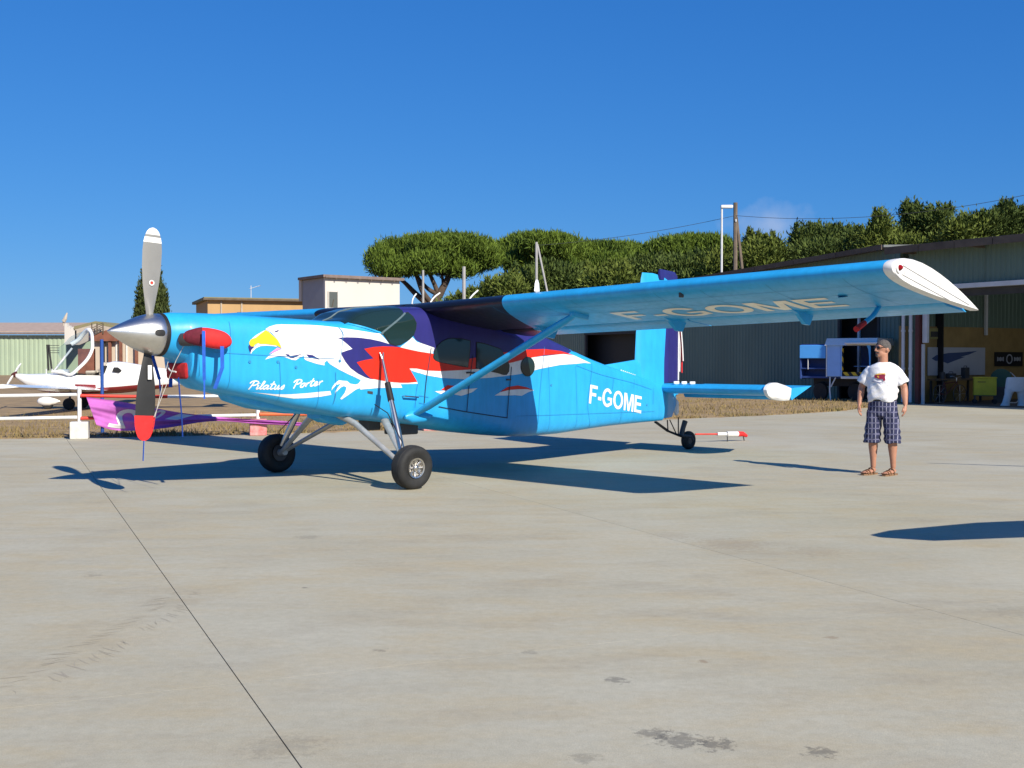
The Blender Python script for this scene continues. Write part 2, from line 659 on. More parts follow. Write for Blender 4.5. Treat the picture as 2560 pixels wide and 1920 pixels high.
mb = MB()
nx = 420
rows = []
for k, dy in enumerate((0.0, 0.12, 0.4, 1.2, 4, 12, 40, 95)):
    row = []
    for i in range(nx + 1):
        x = -60 + 74.2 * i / nx
        y = edge_y(x)
        wob = 0.10 * sin(x * 5.1) + 0.07 * sin(x * 13.3 + 1) + random.uniform(-0.06, 0.06)
        z = (-0.004, 0.014, 0.022, 0.028, 0.03, 0.03, 0.03, 0.03)[k] + (random.uniform(-0.008, 0.012) if 0 < k < 4 else 0)
        row.append((x - dy * 0.35, y + dy + (wob if k < 2 else 0), z))
    rows.append(row)
mb.rings(rows, False, False, loop=False)
verge = tag(mb.build('ground_verge', M_DIRT, smooth=60), kind='structure')

# dry grass: nobody could count it
M_GRASS = mat('dry_grass_blades', (0.33, 0.225, 0.095), 0.9, vscale=0.9, col2=(0.17, 0.14, 0.05))
mb = MB()
random.seed(11)
for _ in range(46000):
    x = random.uniform(-24, 14)
    d = random.random() ** 1.8 * 9.0
    y = edge_y(x) + 0.05 + d
    dens = 0.5 + 0.5 * sin(x * 1.9 + 0.7 * sin(y * 2.1)) * sin(y * 1.3 + x * 0.4)
    if random.random() > 0.35 + 0.65 * dens:
        continue
    tall = 0.05 + 0.16 * dens * random.random() + (0.10 if random.random() < 0.05 else 0)
    if x > 4:
        tall *= 0.9
    a = random.uniform(0, 2 * pi)
    w = random.uniform(0.004, 0.009) * (1 + y / 30)
    lx, ly = random.gauss(0, 0.4) * tall, random.gauss(0, 0.4) * tall
    xx = x - d * 0.35
    mb.add([(xx - w * cos(a), y - w * sin(a), 0.0), (xx + w * cos(a), y + w * sin(a), 0.0), (xx + lx, y + ly, tall)], [(0, 1, 2)])
tag(mb.build('dry_grass', M_GRASS, fix=False), 'patchy dry yellow grass along the far edge of the concrete', 'grass', kind='stuff')

# ---------------------------------------------------------------- hangars on the right
M_GREENM = mat('green_grey_metal_sheet', (0.120, 0.178, 0.138), 0.5, var=0.12, vscale=0.8, stretch=(1, 1, 0.25))
M_GREENL = mat('pale_green_metal_sheet', (0.36, 0.44, 0.31), 0.55, var=0.05, vscale=0.5)
M_BROWN = mat('brown_fascia', (0.11, 0.082, 0.058), 0.8, var=0.25, vscale=2)
M_ROOFG = mat('roof_sheet', (0.14, 0.15, 0.145), 0.7, var=0.2, vscale=1)
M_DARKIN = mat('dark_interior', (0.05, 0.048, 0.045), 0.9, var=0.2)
M_OCHRE = mat('ochre_board', (0.30, 0.20, 0.07), 0.8, var=0.2, vscale=1.2)
M_PIPE = mat('pale_pipe', (0.60, 0.60, 0.60), 0.5, var=0.08)
M_DKRED = mat('dark_red_steel', (0.10, 0.02, 0.015), 0.6, var=0.2)


def corrugated(mbx, x0, x1, z0, z1, y=0.0, pitch=0.2, amp=0.022):
    """trapezoid-ribbed sheet in the local xz plane; z1 may be a function of x"""
    f = z1 if callable(z1) else (lambda x: z1)
    xs = []
    x = x0
    k = 0
    prof = ((0.0, 0), (0.30, 0), (0.42, 1), (0.88, 1), (1.0, 0))
    while x < x1 - 1e-6:
        for (t, a) in prof[:-1]:
            xx = x + t * pitch
            if xx < x1:
                xs.append((xx, a))
        x += pitch
    xs.append((x1, 0))
    lo = [(xx, y - a * amp, z0) for xx, a in xs]
    hi = [(xx, y - a * amp, f(xx)) for xx, a in xs]
    mbx.rings([lo, hi], False, False, loop=False)


def sheets(root, x0, x1, z0, z1, y, m_, width=3.0, name='wall_sheet', pitch=0.2):
    n = max(1, round((x1 - x0) / width))
    for k in range(n):
        a, b = x0 + (x1 - x0) * k / n, x0 + (x1 - x0) * (k + 1) / n
        s = MB()
        corrugated(s, a, b + 0.012, z0, z1, y + 0.002 * (k % 2), pitch)
        s.build(name, m_, root, fix=False)


HR = radians(-57.87)
# open hangar
h1 = empty('open_hangar', (14.74, 43.37, 0), HR)
tag(h1, 'green corrugated hangar with wide open door and cluttered interior', 'hangar')
EA = 5.72
sheets(h1, 0.0, 0.55, 0, EA, 0, M_GREENM, 1)
sheets(h1, 0.55, 14.0, 4.32, EA, 0, M_GREENM, 2.6)
sheets(h1, 14.0, 22.0, 0, EA, 0, M_GREENM, 2.6)
MB().box((7.2, -0.06, 4.24), (13.4, 0.22, 0.16)).build('door_header', M_PIPE, h1)
MB().box((7.2, 0.10, 4.02), (13.4, 0.10, 0.26)).build('door_track', M_DARKIN, h1)
# roof: sloping up away from the door, with an overhanging edge
M_SKYL_ADDED = bpy.data.materials.new('added_skylight_sheet')  # unseen roof panels, added to let daylight into the dark hangar
M_SKYL_ADDED.use_nodes = True
_nt = M_SKYL_ADDED.node_tree
_tr = _nt.nodes.new('ShaderNodeBsdfTranslucent')
_tr.inputs['Color'].default_value = (0.72, 0.74, 0.70, 1)
_nt.links.new(_tr.outputs[0], _nt.nodes['Material Output'].inputs['Surface'])
x0 = -0.5
for k, x1 in enumerate((2.6, 4.0, 6.4, 7.8, 10.2, 11.6, 22.4)):
    mb = MB()
    za, zb = EA - 0.02, EA + 0.88
    if k % 2 == 0:
        mb.prism([(x0, -0.75, za), (x1, -0.75, za), (x1, 13, zb), (x0, 13, zb)], (0, 0, 0.10))
        mb.build('roof', M_ROOFG, h1)
    else:
        yy_ = -0.75 + 1.6
        mb.prism([(x0, -0.75, za), (x1, -0.75, za), (x1, yy_, za + 0.90 * 1.6 / 13.75), (x0, yy_, za + 0.90 * 1.6 / 13.75)], (0, 0, 0.10))
        mb.build('roof', M_ROOFG, h1)
        mb = MB()
        mb.add([(x0, yy_, za + .05 + 0.90 * 1.6 / 13.75), (x1, yy_, za + .05 + 0.90 * 1.6 / 13.75), (x1, 13, zb + .05), (x0, 13, zb + .05)], [(0, 1, 2, 3)])
        mb.build('added_skylight', M_SKYL_ADDED, h1)
    x0 = x1
for k in range(15):
    s = MB()
    s.box((-0.45 + 1.52 * k + 0.755, -0.79, EA - 0.06), (1.50, 0.05, 0.26))
    s.build('fascia_panel', M_BROWN, h1)
for k in range(8):
    s = MB()
    s.box((0.3 + 2.9 * k, -0.38, EA - 0.12), (0.10, 0.72, 0.16))
    s.build('rafter', M_BROWN, h1)
# inside
MB().box((7, 9.0, 1.45), (15.5, 0.12, 2.9)).build('interior_wall', M_OCHRE, h1)
s = MB()
corrugated(s, -0.4, 14.6, 2.86, 6.2, 8.9, 0.25)
s.build('interior_wall_sheet', M_GREENM, h1, fix=False)
MB().box((-0.45, 4.6, 1.45), (0.12, 9.0, 2.9)).build('side_wall', M_OCHRE, h1)
for k in range(4):
    s = MB()
    corrugated(s, 0, 2.28, 2.86, (lambda x, k=k: EA - 0.10 + 0.062 * (x + 2.25 * k)), 0, 0.25)
    so_ = s.build('interior_wall_sheet', M_GREENM, h1, fix=False)
    so_.location = (-0.47, 0.1 + 2.25 * k, 0)
    so_.rotation_euler = (0, 0, radians(90))
MB().box((-0.30, 5.0, 3.4), (0.10, 0.10, 1.6)).build('wall_pipe', M_PIPE, h1)
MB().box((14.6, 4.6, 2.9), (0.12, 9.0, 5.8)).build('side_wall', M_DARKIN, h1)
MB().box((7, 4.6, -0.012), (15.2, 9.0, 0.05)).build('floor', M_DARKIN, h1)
for k, xx in enumerate((-0.12, 0.22)):
    s = MB()
    s.path([(xx, -0.13, 0.05), (xx, -0.13, 5.3)], 0.065, 10)
    for zz in (1.3, 2.7, 4.0):
        s.lathe([(-0.04, 0.085), (0.04, 0.085)], (xx, -0.13, zz), (0, 0, 1), 10, True, True)
    s.build('downpipe', M_PIPE, h1, smooth=40)
MB().box((0.52, -0.04, 2.15), (0.16, 0.24, 4.3)).build('door_post', M_DKRED, h1)
MB().box((0.74, 0.05, 3.25), (0.20, 0.12, 2.0)).build('door_edge', M_PIPE, h1)
MB().box((0.66, 0.02, 1.1), (0.09, 0.09, 2.2)).build('door_edge', M_PIPE, h1)

# closed hangar, set back a little, roof edge falling to the left
h2 = empty('long_hangar', (15.03 + 0.25, 44.67 - 0.4 + 1.0, 0), HR)
tag(h2, 'long grey-green corrugated hangar with dark doorways behind the wing', 'hangar')


def top2(x):
    return 6.0 + 0.056 * x


for (a, b, z0, zt) in ((-33.0, -21.2, 0, None), (-21.2, -16.7, 2.95, None), (-16.7, -3.35, 0, None), (-3.35, -1.3, 3.35, None), (-1.3, 0.3, 0, None)):
    sheets(h2, a, b, z0, top2, 0, M_GREENM, 2.4)
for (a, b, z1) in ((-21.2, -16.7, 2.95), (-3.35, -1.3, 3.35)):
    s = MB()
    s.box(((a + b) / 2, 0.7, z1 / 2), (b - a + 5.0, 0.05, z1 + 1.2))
    s.build('doorway_dark_sheet', M_BLACK, h2)  # black sheet standing in for the unlit depth of the hangar
    s = MB()
    s.box((a, 0.02, z1 / 2), (0.12, 0.12, z1))
    s.build('door_frame', M_DARKIN, h2)
    s = MB()
    s.box((b, 0.02, z1 / 2), (0.12, 0.12, z1))
    s.build('door_frame', M_DARKIN, h2)
    s = MB()
    s.box(((a + b) / 2, 0.02, z1 + 0.06), (b - a + 0.2, 0.13, 0.12))
    s.build('door_frame', M_DARKIN, h2)
MB().box((-2.35, 0.05, 1.68), (0.10, 0.08, 3.34)).build('door_mullion', M_PIPE, h2)
mb = MB()
mb.prism([(-33.4, -0.55, top2(-33.4) + 0.05), (-0.62, -0.55, top2(-0.62) + 0.05), (-0.62, 14, top2(-0.62) + 0.9), (-33.4, 14, top2(-33.4) + 0.9)], (0, 0, 0.09))
mb.build('roof', M_ROOFG, h2)
for k in range(14):
    xa = -33.3 + 2.33 * k
    s = MB()
    xb = min(xa + 2.31, -0.64)
    s.prism([(xa, -0.60, top2(xa) - 0.04), (xb, -0.60, top2(xb) - 0.04), (xb, -0.60, top2(xb) + 0.16), (xa, -0.60, top2(xa) + 0.16)], (0, 0.04, 0))
    s.build('fascia_panel', M_BROWN, h2)
MB().box((-32.9, 7, 2.0), (0.1, 14, 4.0)).build('end_wall', M_GREENM, h2)


# things inside the open hangar (each a thing of its own)
def local(root, p):
    c_, s_ = cos(root.rotation_euler.z), sin(root.rotation_euler.z)
    return Vector((root.location.x + c_ * p[0] - s_ * p[1], root.location.y + s_ * p[0] + c_ * p[1], p[2]))


def in_hangar(px, py, y=None, x=None):
    """local hangar coordinates where the sight line meets the local plane y = const or x = const"""
    o = Vector((14.74, 43.37, 0))
    d = at(px, py, 1.0) - Vector((0, 0, EYE))
    c_, s_ = cos(HR), sin(HR)
    dl = Vector((d.x * c_ + d.y * s_, -d.x * s_ + d.y * c_, d.z))
    ol = Vector((-o.x * c_ - o.y * s_, o.x * s_ - o.y * c_, EYE))
    t = (y - ol.y) / dl.y if y is not None else (x - ol.x) / dl.x
    return ol + dl * t


M_BANW = mat('grey_banner', (0.44, 0.45, 0.48), 0.8, var=0.06, vscale=1)
M_BANB = mat('banner_blue_print', (0.05, 0.08, 0.18), 0.8)
M_YELB = mat('yellow_board', (0.62, 0.50, 0.03), 0.7, var=0.12, vscale=3)
M_POST = mat('poster_paper', (0.30, 0.27, 0.10), 0.8, var=0.25, vscale=3)


def hang_panel(name, p0, p1, x, m_, label, cat, thick=0.02):
    """flat sheet hanging on the left inner wall; its own x axis runs into the hangar"""
    a, b = in_hangar(p0[0], p0[1], x=x), in_hangar(p1[0], p1[1], x=x)
    root = empty(name, local(h1, (x, 0.5 * (a.y + b.y), 0)), HR + radians(90))
    w, h = abs(b.y - a.y), abs(a.z - b.z)
    za = 0.5 * (a.z + b.z) - h / 2
    root.location.z = za
    MB().box((0, 0, h / 2), (w, thick, h)).build('panel', m_, root)
    tag(root, label, cat)
    return root, w, h


bn, w_, h_ = hang_panel('banner', (2319, 868), (2462, 937), -0.36, M_BANW, 'pale grey banner with dark blue wing shape inside the hangar', 'banner')
pts = [(0.06, .60), (.14, .72), (.35, .80), (.62, .83), (.86, .88), (.70, .74), (.56, .66), (.64, .66), (.48, .54), (.33, .42), (.24, .50), (.12, .52)]
poly_mesh('print', [((p[0] - .5) * w_, p[1] * h_) for p in pts], lambda a, b: Vector((a, -0.018, b)), M_BANB, bn, .3)
bn2, w_, h_ = hang_panel('banner', (2486, 880), (2556, 915), -0.36, M_BLACK, 'black banner with white ring and lettering at right of hangar', 'banner')
mb = MB()
mb.lathe([(0, 0.20), (0.012, 0.20), (0.012, 0.15), (0, 0.15)], (0.02, -0.016, h_ * 0.5), (0, -1, 0), 24)
mb.build('ring_emblem', M_BANW, bn2)
for sx in (-.3, .3):
    for k in range(5):
        MB().box((w_ * (sx + .05 * (k - 2)), -.014, h_ * .5), (w_ * .032, .008, h_ * (.22 if k % 2 else .30))).build('worn_letter', M_BANW, bn2)
po, w_, h_ = hang_panel('poster', (2306, 820), (2350, 848), -0.36, M_POST, 'dull yellow poster high on the hangar inner wall', 'poster')
MB().box((w_ * 0.15, -0.016, h_ * 0.45), (w_ * 0.42, 0.01, h_ * 0.5)).build('print', M_DARKIN, po)
MB().box((-w_ * 0.32, -0.016, h_ * 0.45), (w_ * 0.16, 0.01, h_ * 0.55)).build('print', M_DARKIN, po)

# yellow crate on a trolley
q = in_hangar(2462, 985, y=2.0)
yb = empty('yellow_box', local(h1, (q.x, 2.0, 0.014)), HR + radians(40))
tag(yb, 'yellow box on a small dark trolley just inside hangar', 'box')
MB().bbox((0, 0, 0.62), (0.78, 0.5, 0.62), 0.02).build('body', M_YELB, yb)
MB().bbox((0, 0, 0.955), (0.81, 0.53, 0.05), 0.012).build('lid', M_YELB, yb)
MB().box((-0.12, -0.256, 0.80), (0.28, 0.008, 0.025)).build('print', M_DKRED, yb)
s = MB()
for sx in (-0.34, 0.34):
    for sy in (-0.2, 0.2):
        s.box((sx, sy, 0.20), (0.04, 0.04, 0.24))
s.box((0, 0, 0.30), (0.74, 0.46, 0.03))
s.build('trolley_frame', M_DGREY, yb)
for sx in (-0.34, 0.34):
    for sy in (-0.2, 0.2):
        s = MB()
        s.lathe([(-0.02, 0.03), (-0.02, 0.08), (0.02, 0.08), (0.02, 0.03)], (sx, sy, 0.085), (0, 1, 0), 14, True, True)
        s.build('wheel', M_RUBBER, yb)
# work bench with clutter
q = in_hangar(2390, 985, x=0.25)
wb = empty('work_bench', local(h1, (q.x, q.y, 0.014)), HR + radians(90))
tag(wb, 'dark work bench below the grey banner inside hangar', 'bench')
MB().bbox((0, 0, 0.86), (2.4, 0.7, 0.07), 0.01).build('bench_top', mat('bench_wood', (0.16, 0.10, 0.05), 0.7, var=0.3), wb)
for sx in (-1.1, 1.1):
    for sy in (-0.28, 0.28):
        MB().box((sx, sy, 0.41), (0.07, 0.07, 0.82)).build('leg', M_DGREY, wb)
for k, (nm, lx, hh, rr, lab) in enumerate((('paint_can', -0.8, 0.24, 0.10, 'dark can standing at left end of the work bench'), ('tool_case', -0.3, 0.2, 0.2, 'low dark tool case on the middle of work bench'), ('jerry_can', 0.55, 0.42, 0.14, 'tall dark jerry can at right end of work bench'))):
    root = empty(nm, local(h1, (q.x, q.y + lx, 0.91)), HR + radians(90))
    s = MB()
    if k == 0:
        s.lathe([(0, rr), (hh, rr), (hh + .01, rr * .9)], (0, 0, 0), (0, 0, 1), 16, True, True)
    else:
        s.bbox((0, 0, hh / 2), (rr * 2, 0.2, hh), 0.02)
    s.build('body', M_DGREY, root)
    s = MB()
    s.path([(-rr * .6, 0, hh), (-rr * .5, 0, hh + .06), (rr * .5, 0, hh + .06), (rr * .6, 0, hh)], 0.012, 6)
    s.build('handle', M_BLACK, root)
    tag(root, lab, nm.split('_')[-1])
# bicycle leaning in the gloom (two wheels show as thin rings)
q = in_hangar(2375, 1000, x=1.05)
bi = empty('bicycle', local(h1, (q.x, q.y, 0.014)), HR + radians(85))
tag(bi, 'dark bicycle standing in the shade of the hangar', 'bicycle')
for sx in (-0.52, 0.52):
    s = MB()
    s.path([(sx + 0.33 * cos(a), 0, 0.35 + 0.33 * sin(a)) for a in [2 * pi * i / 28 for i in range(29)]], 0.016, 6)
    wv = s.build('wheel', M_DGREY, bi)
    s = MB()
    for k in range(8):
        a = 2 * pi * k / 8
        s.path([(sx, 0, 0.35), (sx + 0.32 * cos(a), 0, 0.35 + 0.32 * sin(a))], 0.004, 4)
    s.build('spokes', M_STEEL, wv)
s = MB()
for a, b in (((-.52, .35), (-.15, .35)), ((-.15, .35), (-.28, .78)), ((-.52, .35), (-.28, .78)), ((-.15, .35), (.34, .78)), ((-.26, .74), (.34, .80)), ((.34, .84), (.52, .35))):
    s.path([(a[0], 0, a[1]), (b[0], 0, b[1])], 0.018, 8)
s.build('frame', M_DKRED, bi)
s = MB()
s.bbox((-.30, 0, .84), (.24, .12, .05), 0.02)
s.build('saddle', M_BLACK, bi)
s = MB()
s.path([(.30, -.26, .98), (.36, -.2, 1.0), (.34, 0, .95), (.36, .2, 1.0), (.30, .26, .98)], 0.013, 6)
s.path([(.34, 0, .80), (.34, 0, .96)], 0.015, 6)
s.build('handlebar', M_STEEL, bi)
# white cover hanging over a two-legged stand
q = in_hangar(2540, 1005, y=1.2)
cv = empty('covered_stand', local(h1, (q.x, 1.2, 0.014)), HR + radians(50))
tag(cv, 'white cloth-covered two-legged stand at the right picture edge', 'stand')
s = MB()
for sx, lean in ((-0.20, -0.16), (0.17, 0.05)):
    s.rings([[(sx + lean * (1 - z / 0.55) + 0.16 * r * cos(a), 0.13 * r * sin(a), z) for a in [2 * pi * i / 12 for i in range(12)]]
             for z, r in ((0.0, 1.05), (0.12, 0.8), (0.4, 0.85), (0.6, 1.2))])
s.build('leg_cover', mat('white_cover_cloth', (0.68, 0.66, 0.62), 0.85, var=0.08, bump=0.3, bscale=8), cv, smooth=60)
s = MB()
s.rings([[(0.36 * r * cos(a), 0.17 * r * sin(a), z) for a in [2 * pi * i / 16 for i in range(16)]] for z, r in ((0.5, 0.98), (0.7, 1.0), (0.95, 0.9), (1.0, 0.8))])
s.build('top_cover', MATS['white_cover_cloth'], cv, smooth=60)
# hose hanging from a drum
q = in_hangar(2503, 960, y=3.2)
hs = empty('hose_drum', local(h1, (q.x, 3.2, 0.014)), HR + radians(40))
tag(hs, 'dark green hose drum with pale hose behind the yellow box', 'hose drum')
s = MB()
s.lathe([(-.15, .36), (-.12, .36), (-.12, .22), (.12, .22), (.12, .36), (.15, .36)], (0, 0, 0.92), (0, 1, 0), 20, True, True)
s.build('drum', mat('dark_green_paint', (0.03, 0.09, 0.05), 0.5), hs)
s = MB()
s.box((0, 0, .30), (.5, .32, .6))
s.build('stand', M_DGREY, hs)
s = MB()
s.path(smooth_path([(.30, -.1, 1.15), (.52, -.12, .9), (.60, -.14, .5), (.55, -.2, .05), (.2, -.35, .03)]), .018, 6)
s.build('hose', M_PIPE, hs)

# ---------------------------------------------------------------- blue and white kiosk trailer in front of the long hangar
M_PBLUE = mat('kiosk_pale_blue', (0.30, 0.52, 0.90), 0.45, var=0.05)
M_DBLUE = mat('kiosk_dark_blue', (0.025, 0.06, 0.22), 0.55, var=0.1)
M_MBLUE = mat('kiosk_flap_blue', (0.09, 0.40, 0.90), 0.45, var=0.05)


def hazard_material():
    m = bpy.data.materials.new('hazard_stripes')
    m.use_nodes = True
    nt = m.node_tree
    b = nt.nodes['Principled BSDF']
    tc = nt.nodes.new('ShaderNodeTexCoord')
    wv = nt.nodes.new('ShaderNodeTexWave')
    wv.bands_direction = 'DIAGONAL'
    wv.inputs['Scale'].default_value = 1.6
    rp = nt.nodes.new('ShaderNodeValToRGB')
    rp.color_ramp.interpolation = 'CONSTANT'
    rp.color_ramp.elements[0].color = (0.01, 0.01, 0.01, 1)
    rp.color_ramp.elements[1].position = 0.5
    rp.color_ramp.elements[1].color = (0.70, 0.45, 0.02, 1)
    nt.links.new(tc.outputs['Object'], wv.inputs['Vector'])
    nt.links.new(wv.outputs['Fac'], rp.inputs['Fac'])
    nt.links.new(rp.outputs['Color'], b.inputs['Base Color'])
    b.inputs['Roughness'].default_value = 0.6
    return m


M_HAZ = hazard_material()
kt = empty('kiosk_trailer', (11.40, 46.2, 0.02), radians(-38))
kt.scale = (0.83, 1, 1)
tag(kt, 'blue and white open-sided kiosk trailer with hazard-striped sill by the hangar', 'trailer')
MB().bbox((0.70, 0.92, 2.17), (1.36, 1.8, 0.10), 0.03).build('end_roof', M_DBLUE, kt)
mb = MB()
mb.prism([(1.30, -0.10, 2.16), (1.30, 0.12, 2.44), (1.30, 1.72, 2.44), (1.30, 1.9, 2.16)], (2.45, 0, 0))
mb.build('roof', M_WHITE, kt)
MB().bbox((3.15, -0.14, 2.24), (1.6, 0.30, 0.06), 0.015).build('awning_edge', M_WHITE, kt)
MB().bbox((0.66, 0.0, 1.92), (1.30, 0.05, 0.52), 0.02).build('flap', M_MBLUE, kt)
MB().bbox((0.03, 0.92, 1.50), (0.06, 1.8, 1.30), 0.015).build('end_wall', M_DBLUE, kt)
MB().bbox((0.66, 0.55, 1.32), (1.26, 0.05, 0.80), 0.01).build('inner_panel', M_DBLUE, kt)
MB().bbox((0.66, 0.28, 1.26), (1.26, 0.5, 0.05), 0.01).build('counter', M_DBLUE, kt)
MB().box((0.42, 0.02, 1.44), (0.03, 0.03, 0.42)).build('stay', M_PIPE, kt)
MB().bbox((1.72, 0.0, 1.56), (0.66, 0.06, 1.22), 0.02).build('side_panel', M_PBLUE, kt)
MB().bbox((1.37, -0.01, 1.56), (0.05, 0.08, 1.24), 0.01).build('corner_trim', M_WHITE, kt)
MB().bbox((2.10, -0.02, 1.56), (0.06, 0.08, 1.26), 0.01).build('corner_trim', M_PBLUE, kt)
MB().box((2.16, -0.035, 1.62), (0.05, 0.06, 0.85)).build('hazard_strip', M_HAZ, kt)
MB().box((2.92, -0.03, 1.06), (1.56, 0.07, 0.14)).build('hazard_sill', M_HAZ, kt)
MB().bbox((2.90, -0.05, 0.92), (1.60, 0.14, 0.10), 0.02).build('sill', M_WHITE, kt)
mb = MB()
mb.prism([(3.46, 0.0, 1.10), (3.46, 0.0, 2.18), (3.26, 0, 2.18), (3.36, 0, 2.0), (3.40, 0, 1.7), (3.42, 0, 1.10)], (0, 0.05, 0))
mb.build('rear_post', M_MBLUE, kt)
MB().bbox((2.42, 1.82, 1.75), (0.5, 0.05, 0.9), 0.01).build('back_panel', M_DBLUE, kt)
MB().box((2.60, 1.2, 1.35), (0.75, 0.5, 0.03)).build('shelf', M_PBLUE, kt)
MB().bbox((1.9, 0.95, 0.92), (3.7, 1.7, 0.08), 0.01).build('floor', M_DBLUE, kt)
mb = MB()
mb.path([(1.50, 0.06, 0.94), (1.52, 0.0, 0.4), (1.60, -0.06, 0.02)], 0.035, 8)
mb.build('support_leg', M_WHITE, kt)
mb = MB()
mb.path([(1.55, 0.05, 0.55), (1.78, 0.05, 0.92)], 0.03, 8)
mb.build('brace', M_WHITE, kt)
for sx in (0.9, 2.6):
    s = MB()
    s.lathe([(-.09, .12), (-.09, .33), (-.05, .36), (.05, .36), (.09, .33), (.09, .12)], (sx, 0.35, 0.36), (0, 1, 0), 22, True, True)
    s.build('wheel', M_RUBBER, kt, smooth=40)
MB().box((1.75, 0.95, 0.72), (2.6, 0.9, 0.30)).build('chassis', M_BLACK, kt)

# ---------------------------------------------------------------- barrier rails, posts and concrete feet on the left
M_FOOT = mat('concrete_foot', (0.62, 0.60, 0.55), 0.85, var=0.12, vscale=6, bump=0.3, bscale=30)
M_FOOTR = mat('faded_red_foot', (0.60, 0.13, 0.13), 0.8, vscale=7, col2=(0.62, 0.38, 0.36), bump=0.3, bscale=30)
P1, P2 = Vector((-8.97, 24.15, 0)), Vector((-5.52, 25.30, 0))
P0 = Vector((-15.6, 23.2, 0))
P3 = Vector((-1.9, 27.0, 0))


def barrier_post(p, m_, label, h):
    r_ = empty('barrier_post', p, 0.25)
    mb_ = MB()
    mb_.bbox((0, 0, 0.18), (0.36, 0.34, 0.36), 0.018)
    mb_.build('foot', m_, r_)
    mb_ = MB()
    mb_.path([(0, 0, 0.30), (0, 0, h)], 0.042, 12)
    mb_.build('upright', M_WHITE, r_, smooth=40)
    mb_ = MB()
    mb_.lathe([(0, .052), (.03, .052), (.05, .02)], (0, 0, h - 0.01), (0, 0, 1), 12, True, True)
    mb_.build('cap', M_WHITE, r_, smooth=40)
    return tag(r_, label, 'barrier post', 'posts of the red and white barrier')


barrier_post(P1, M_FOOT, 'white barrier post in a whitish concrete foot left of propeller', 1.04)
barrier_post(P2, M_FOOTR, 'white barrier post in a faded red concrete foot under the nose', 0.98)
barrier_post(P0, M_FOOT, 'white barrier post standing beyond the left picture edge', 1.04)
barrier_post(P3, M_FOOTR, 'barrier post with red foot behind the cabin belly', 0.98)


def rail(a, b, segs, label, sag=0.03):
    a, b = Vector(a), Vector(b)
    r_ = empty('barrier_rail', (0, 0, 0))
    for (t0, t1, m_) in segs:
        mb_ = MB()
        pp = []
        for k in range(7):
            t = t0 + (t1 - t0) * k / 6
            q_ = a.lerp(b, t)
            q_.z -= sag * 4 * t * (1 - t)
            pp.append(q_)
        mb_.path(pp, 0.036, 10)
        mb_.build('rail_section', m_, r_, smooth=40)
    return tag(r_, label, 'rail', 'rails of the red and white barrier')


rail(P0 + Vector((0, -.05, .93)), P1 + Vector((-.04, -.05, .92)), [(0, 1, M_WHITE)], 'white upper barrier rail at left picture edge')
rail(P0 + Vector((0, -.05, .46)), P1 + Vector((-.04, -.05, .45)), [(0, 1, M_WHITE)], 'white lower barrier rail at left picture edge')
rail(P1 + Vector((.04, -.05, .90)), P2 + Vector((0, -.05, .88)), [(0, .48, M_REDP), (.481, 1, M_WHITE)], 'upper barrier rail, red then white, above the purple banner')
rail(P1 + Vector((.04, -.05, .43)), P2 + Vector((-.04, -.05, .44)), [(0, .6, M_REDP), (.601, 1, M_WHITE)], 'lower barrier rail mostly hidden by the purple banner', 0.0)
rail(P2 + Vector((.04, -.05, .46)), P3 + Vector((-.04, -.05, .46)), [(0, .7, mat('orange_red_paint', (0.68, 0.12, 0.03), 0.55, var=0.12)), (.701, 1, M_WHITE)], 'orange-red lower barrier rail behind the landing gear', 0.03)

# purple banner tied to the barrier, sagging to the right
M_PURP = mat('purple_banner_cloth', (0.46, 0.115, 0.43), 0.75, var=0.16, vscale=2.5)
BT = smooth_path([(215, 992), (300, 1004), (360, 1015), (440, 1030), (520, 1040), (590, 1046), (640, 1049), (700, 1052), (765, 1058)], 5)
BB = smooth_path([(240, 1062), (275, 1074), (320, 1077), (370, 1075), (430, 1068), (500, 1056), (560, 1053), (640, 1060), (765, 1066)], 5)


def banner_pt(u, v):
    """u along, v down: 0..1"""
    n_ = len(BT) - 1
    k = min(int(u * n_), n_ - 1)
    t = u * n_ - k
    a, b = BT[k].lerp(BT[k + 1], t), BB[k].lerp(BB[k + 1], t)
    p_ = a.lerp(b, v)
    Y = 24.02 + 1.25 * min(1, max(0, (p_.x - 200) / 445)) - 0.16
    amp = min(1, (b - a).length / 40)
    Y += amp * (0.009 * sin(17 * v * (1 - .4 * u) + 9 * u) + 0.006 * sin(31 * v - 15 * u + 1) + .03 * sin(11 * v + 16 * u))
    return at(p_.x, p_.y, Y)


pb = empty('purple_banner', P1 + Vector((0.1, -0.1, 0)))
inv = -Vector(pb.location)
mb = MB()
nu, nv = 90, 40
mb.rings([[banner_pt(i / nu, j / nv) + inv for j in range(nv + 1)] for i in range(nu + 1)], False, False, loop=False)
mb.build('cloth', M_PURP, pb, smooth=70, fix=False)
M_BLET = mat('banner_white_print', (0.70, 0.66, 0.66), 0.7)


def banner_text(txt, u0, u1, v0, v1, mirror, lean):
    vs_, fs_ = text_geo(txt, 1.0, 0.02)
    nn, _ = fit_text(vs_)
    pts_ = []
    for a, b in nn:
        if mirror:
            a = 1 - a
        pts_.append((u0 + (u1 - u0) * (a + lean * (b - .5)), v1 + (v0 - v1) * b))
    flat_mesh('lettering', pts_, fs_, lambda a, b: banner_pt(a, min(1, max(0, b))) + inv + Vector((0, -0.012, 0)), M_BLET, pb, 0.03)


banner_text('2', 0.115, 0.235, 0.20, 0.92, True, 0.25)
banner_text('0', 0.30, 0.345, 0.02, 0.55, True, 0.3)
banner_text('1', 0.385, 0.44, 0.05, 0.4, True, 0.4)
tag(pb, 'crumpled purple banner with white numerals tied to the barrier', 'banner')

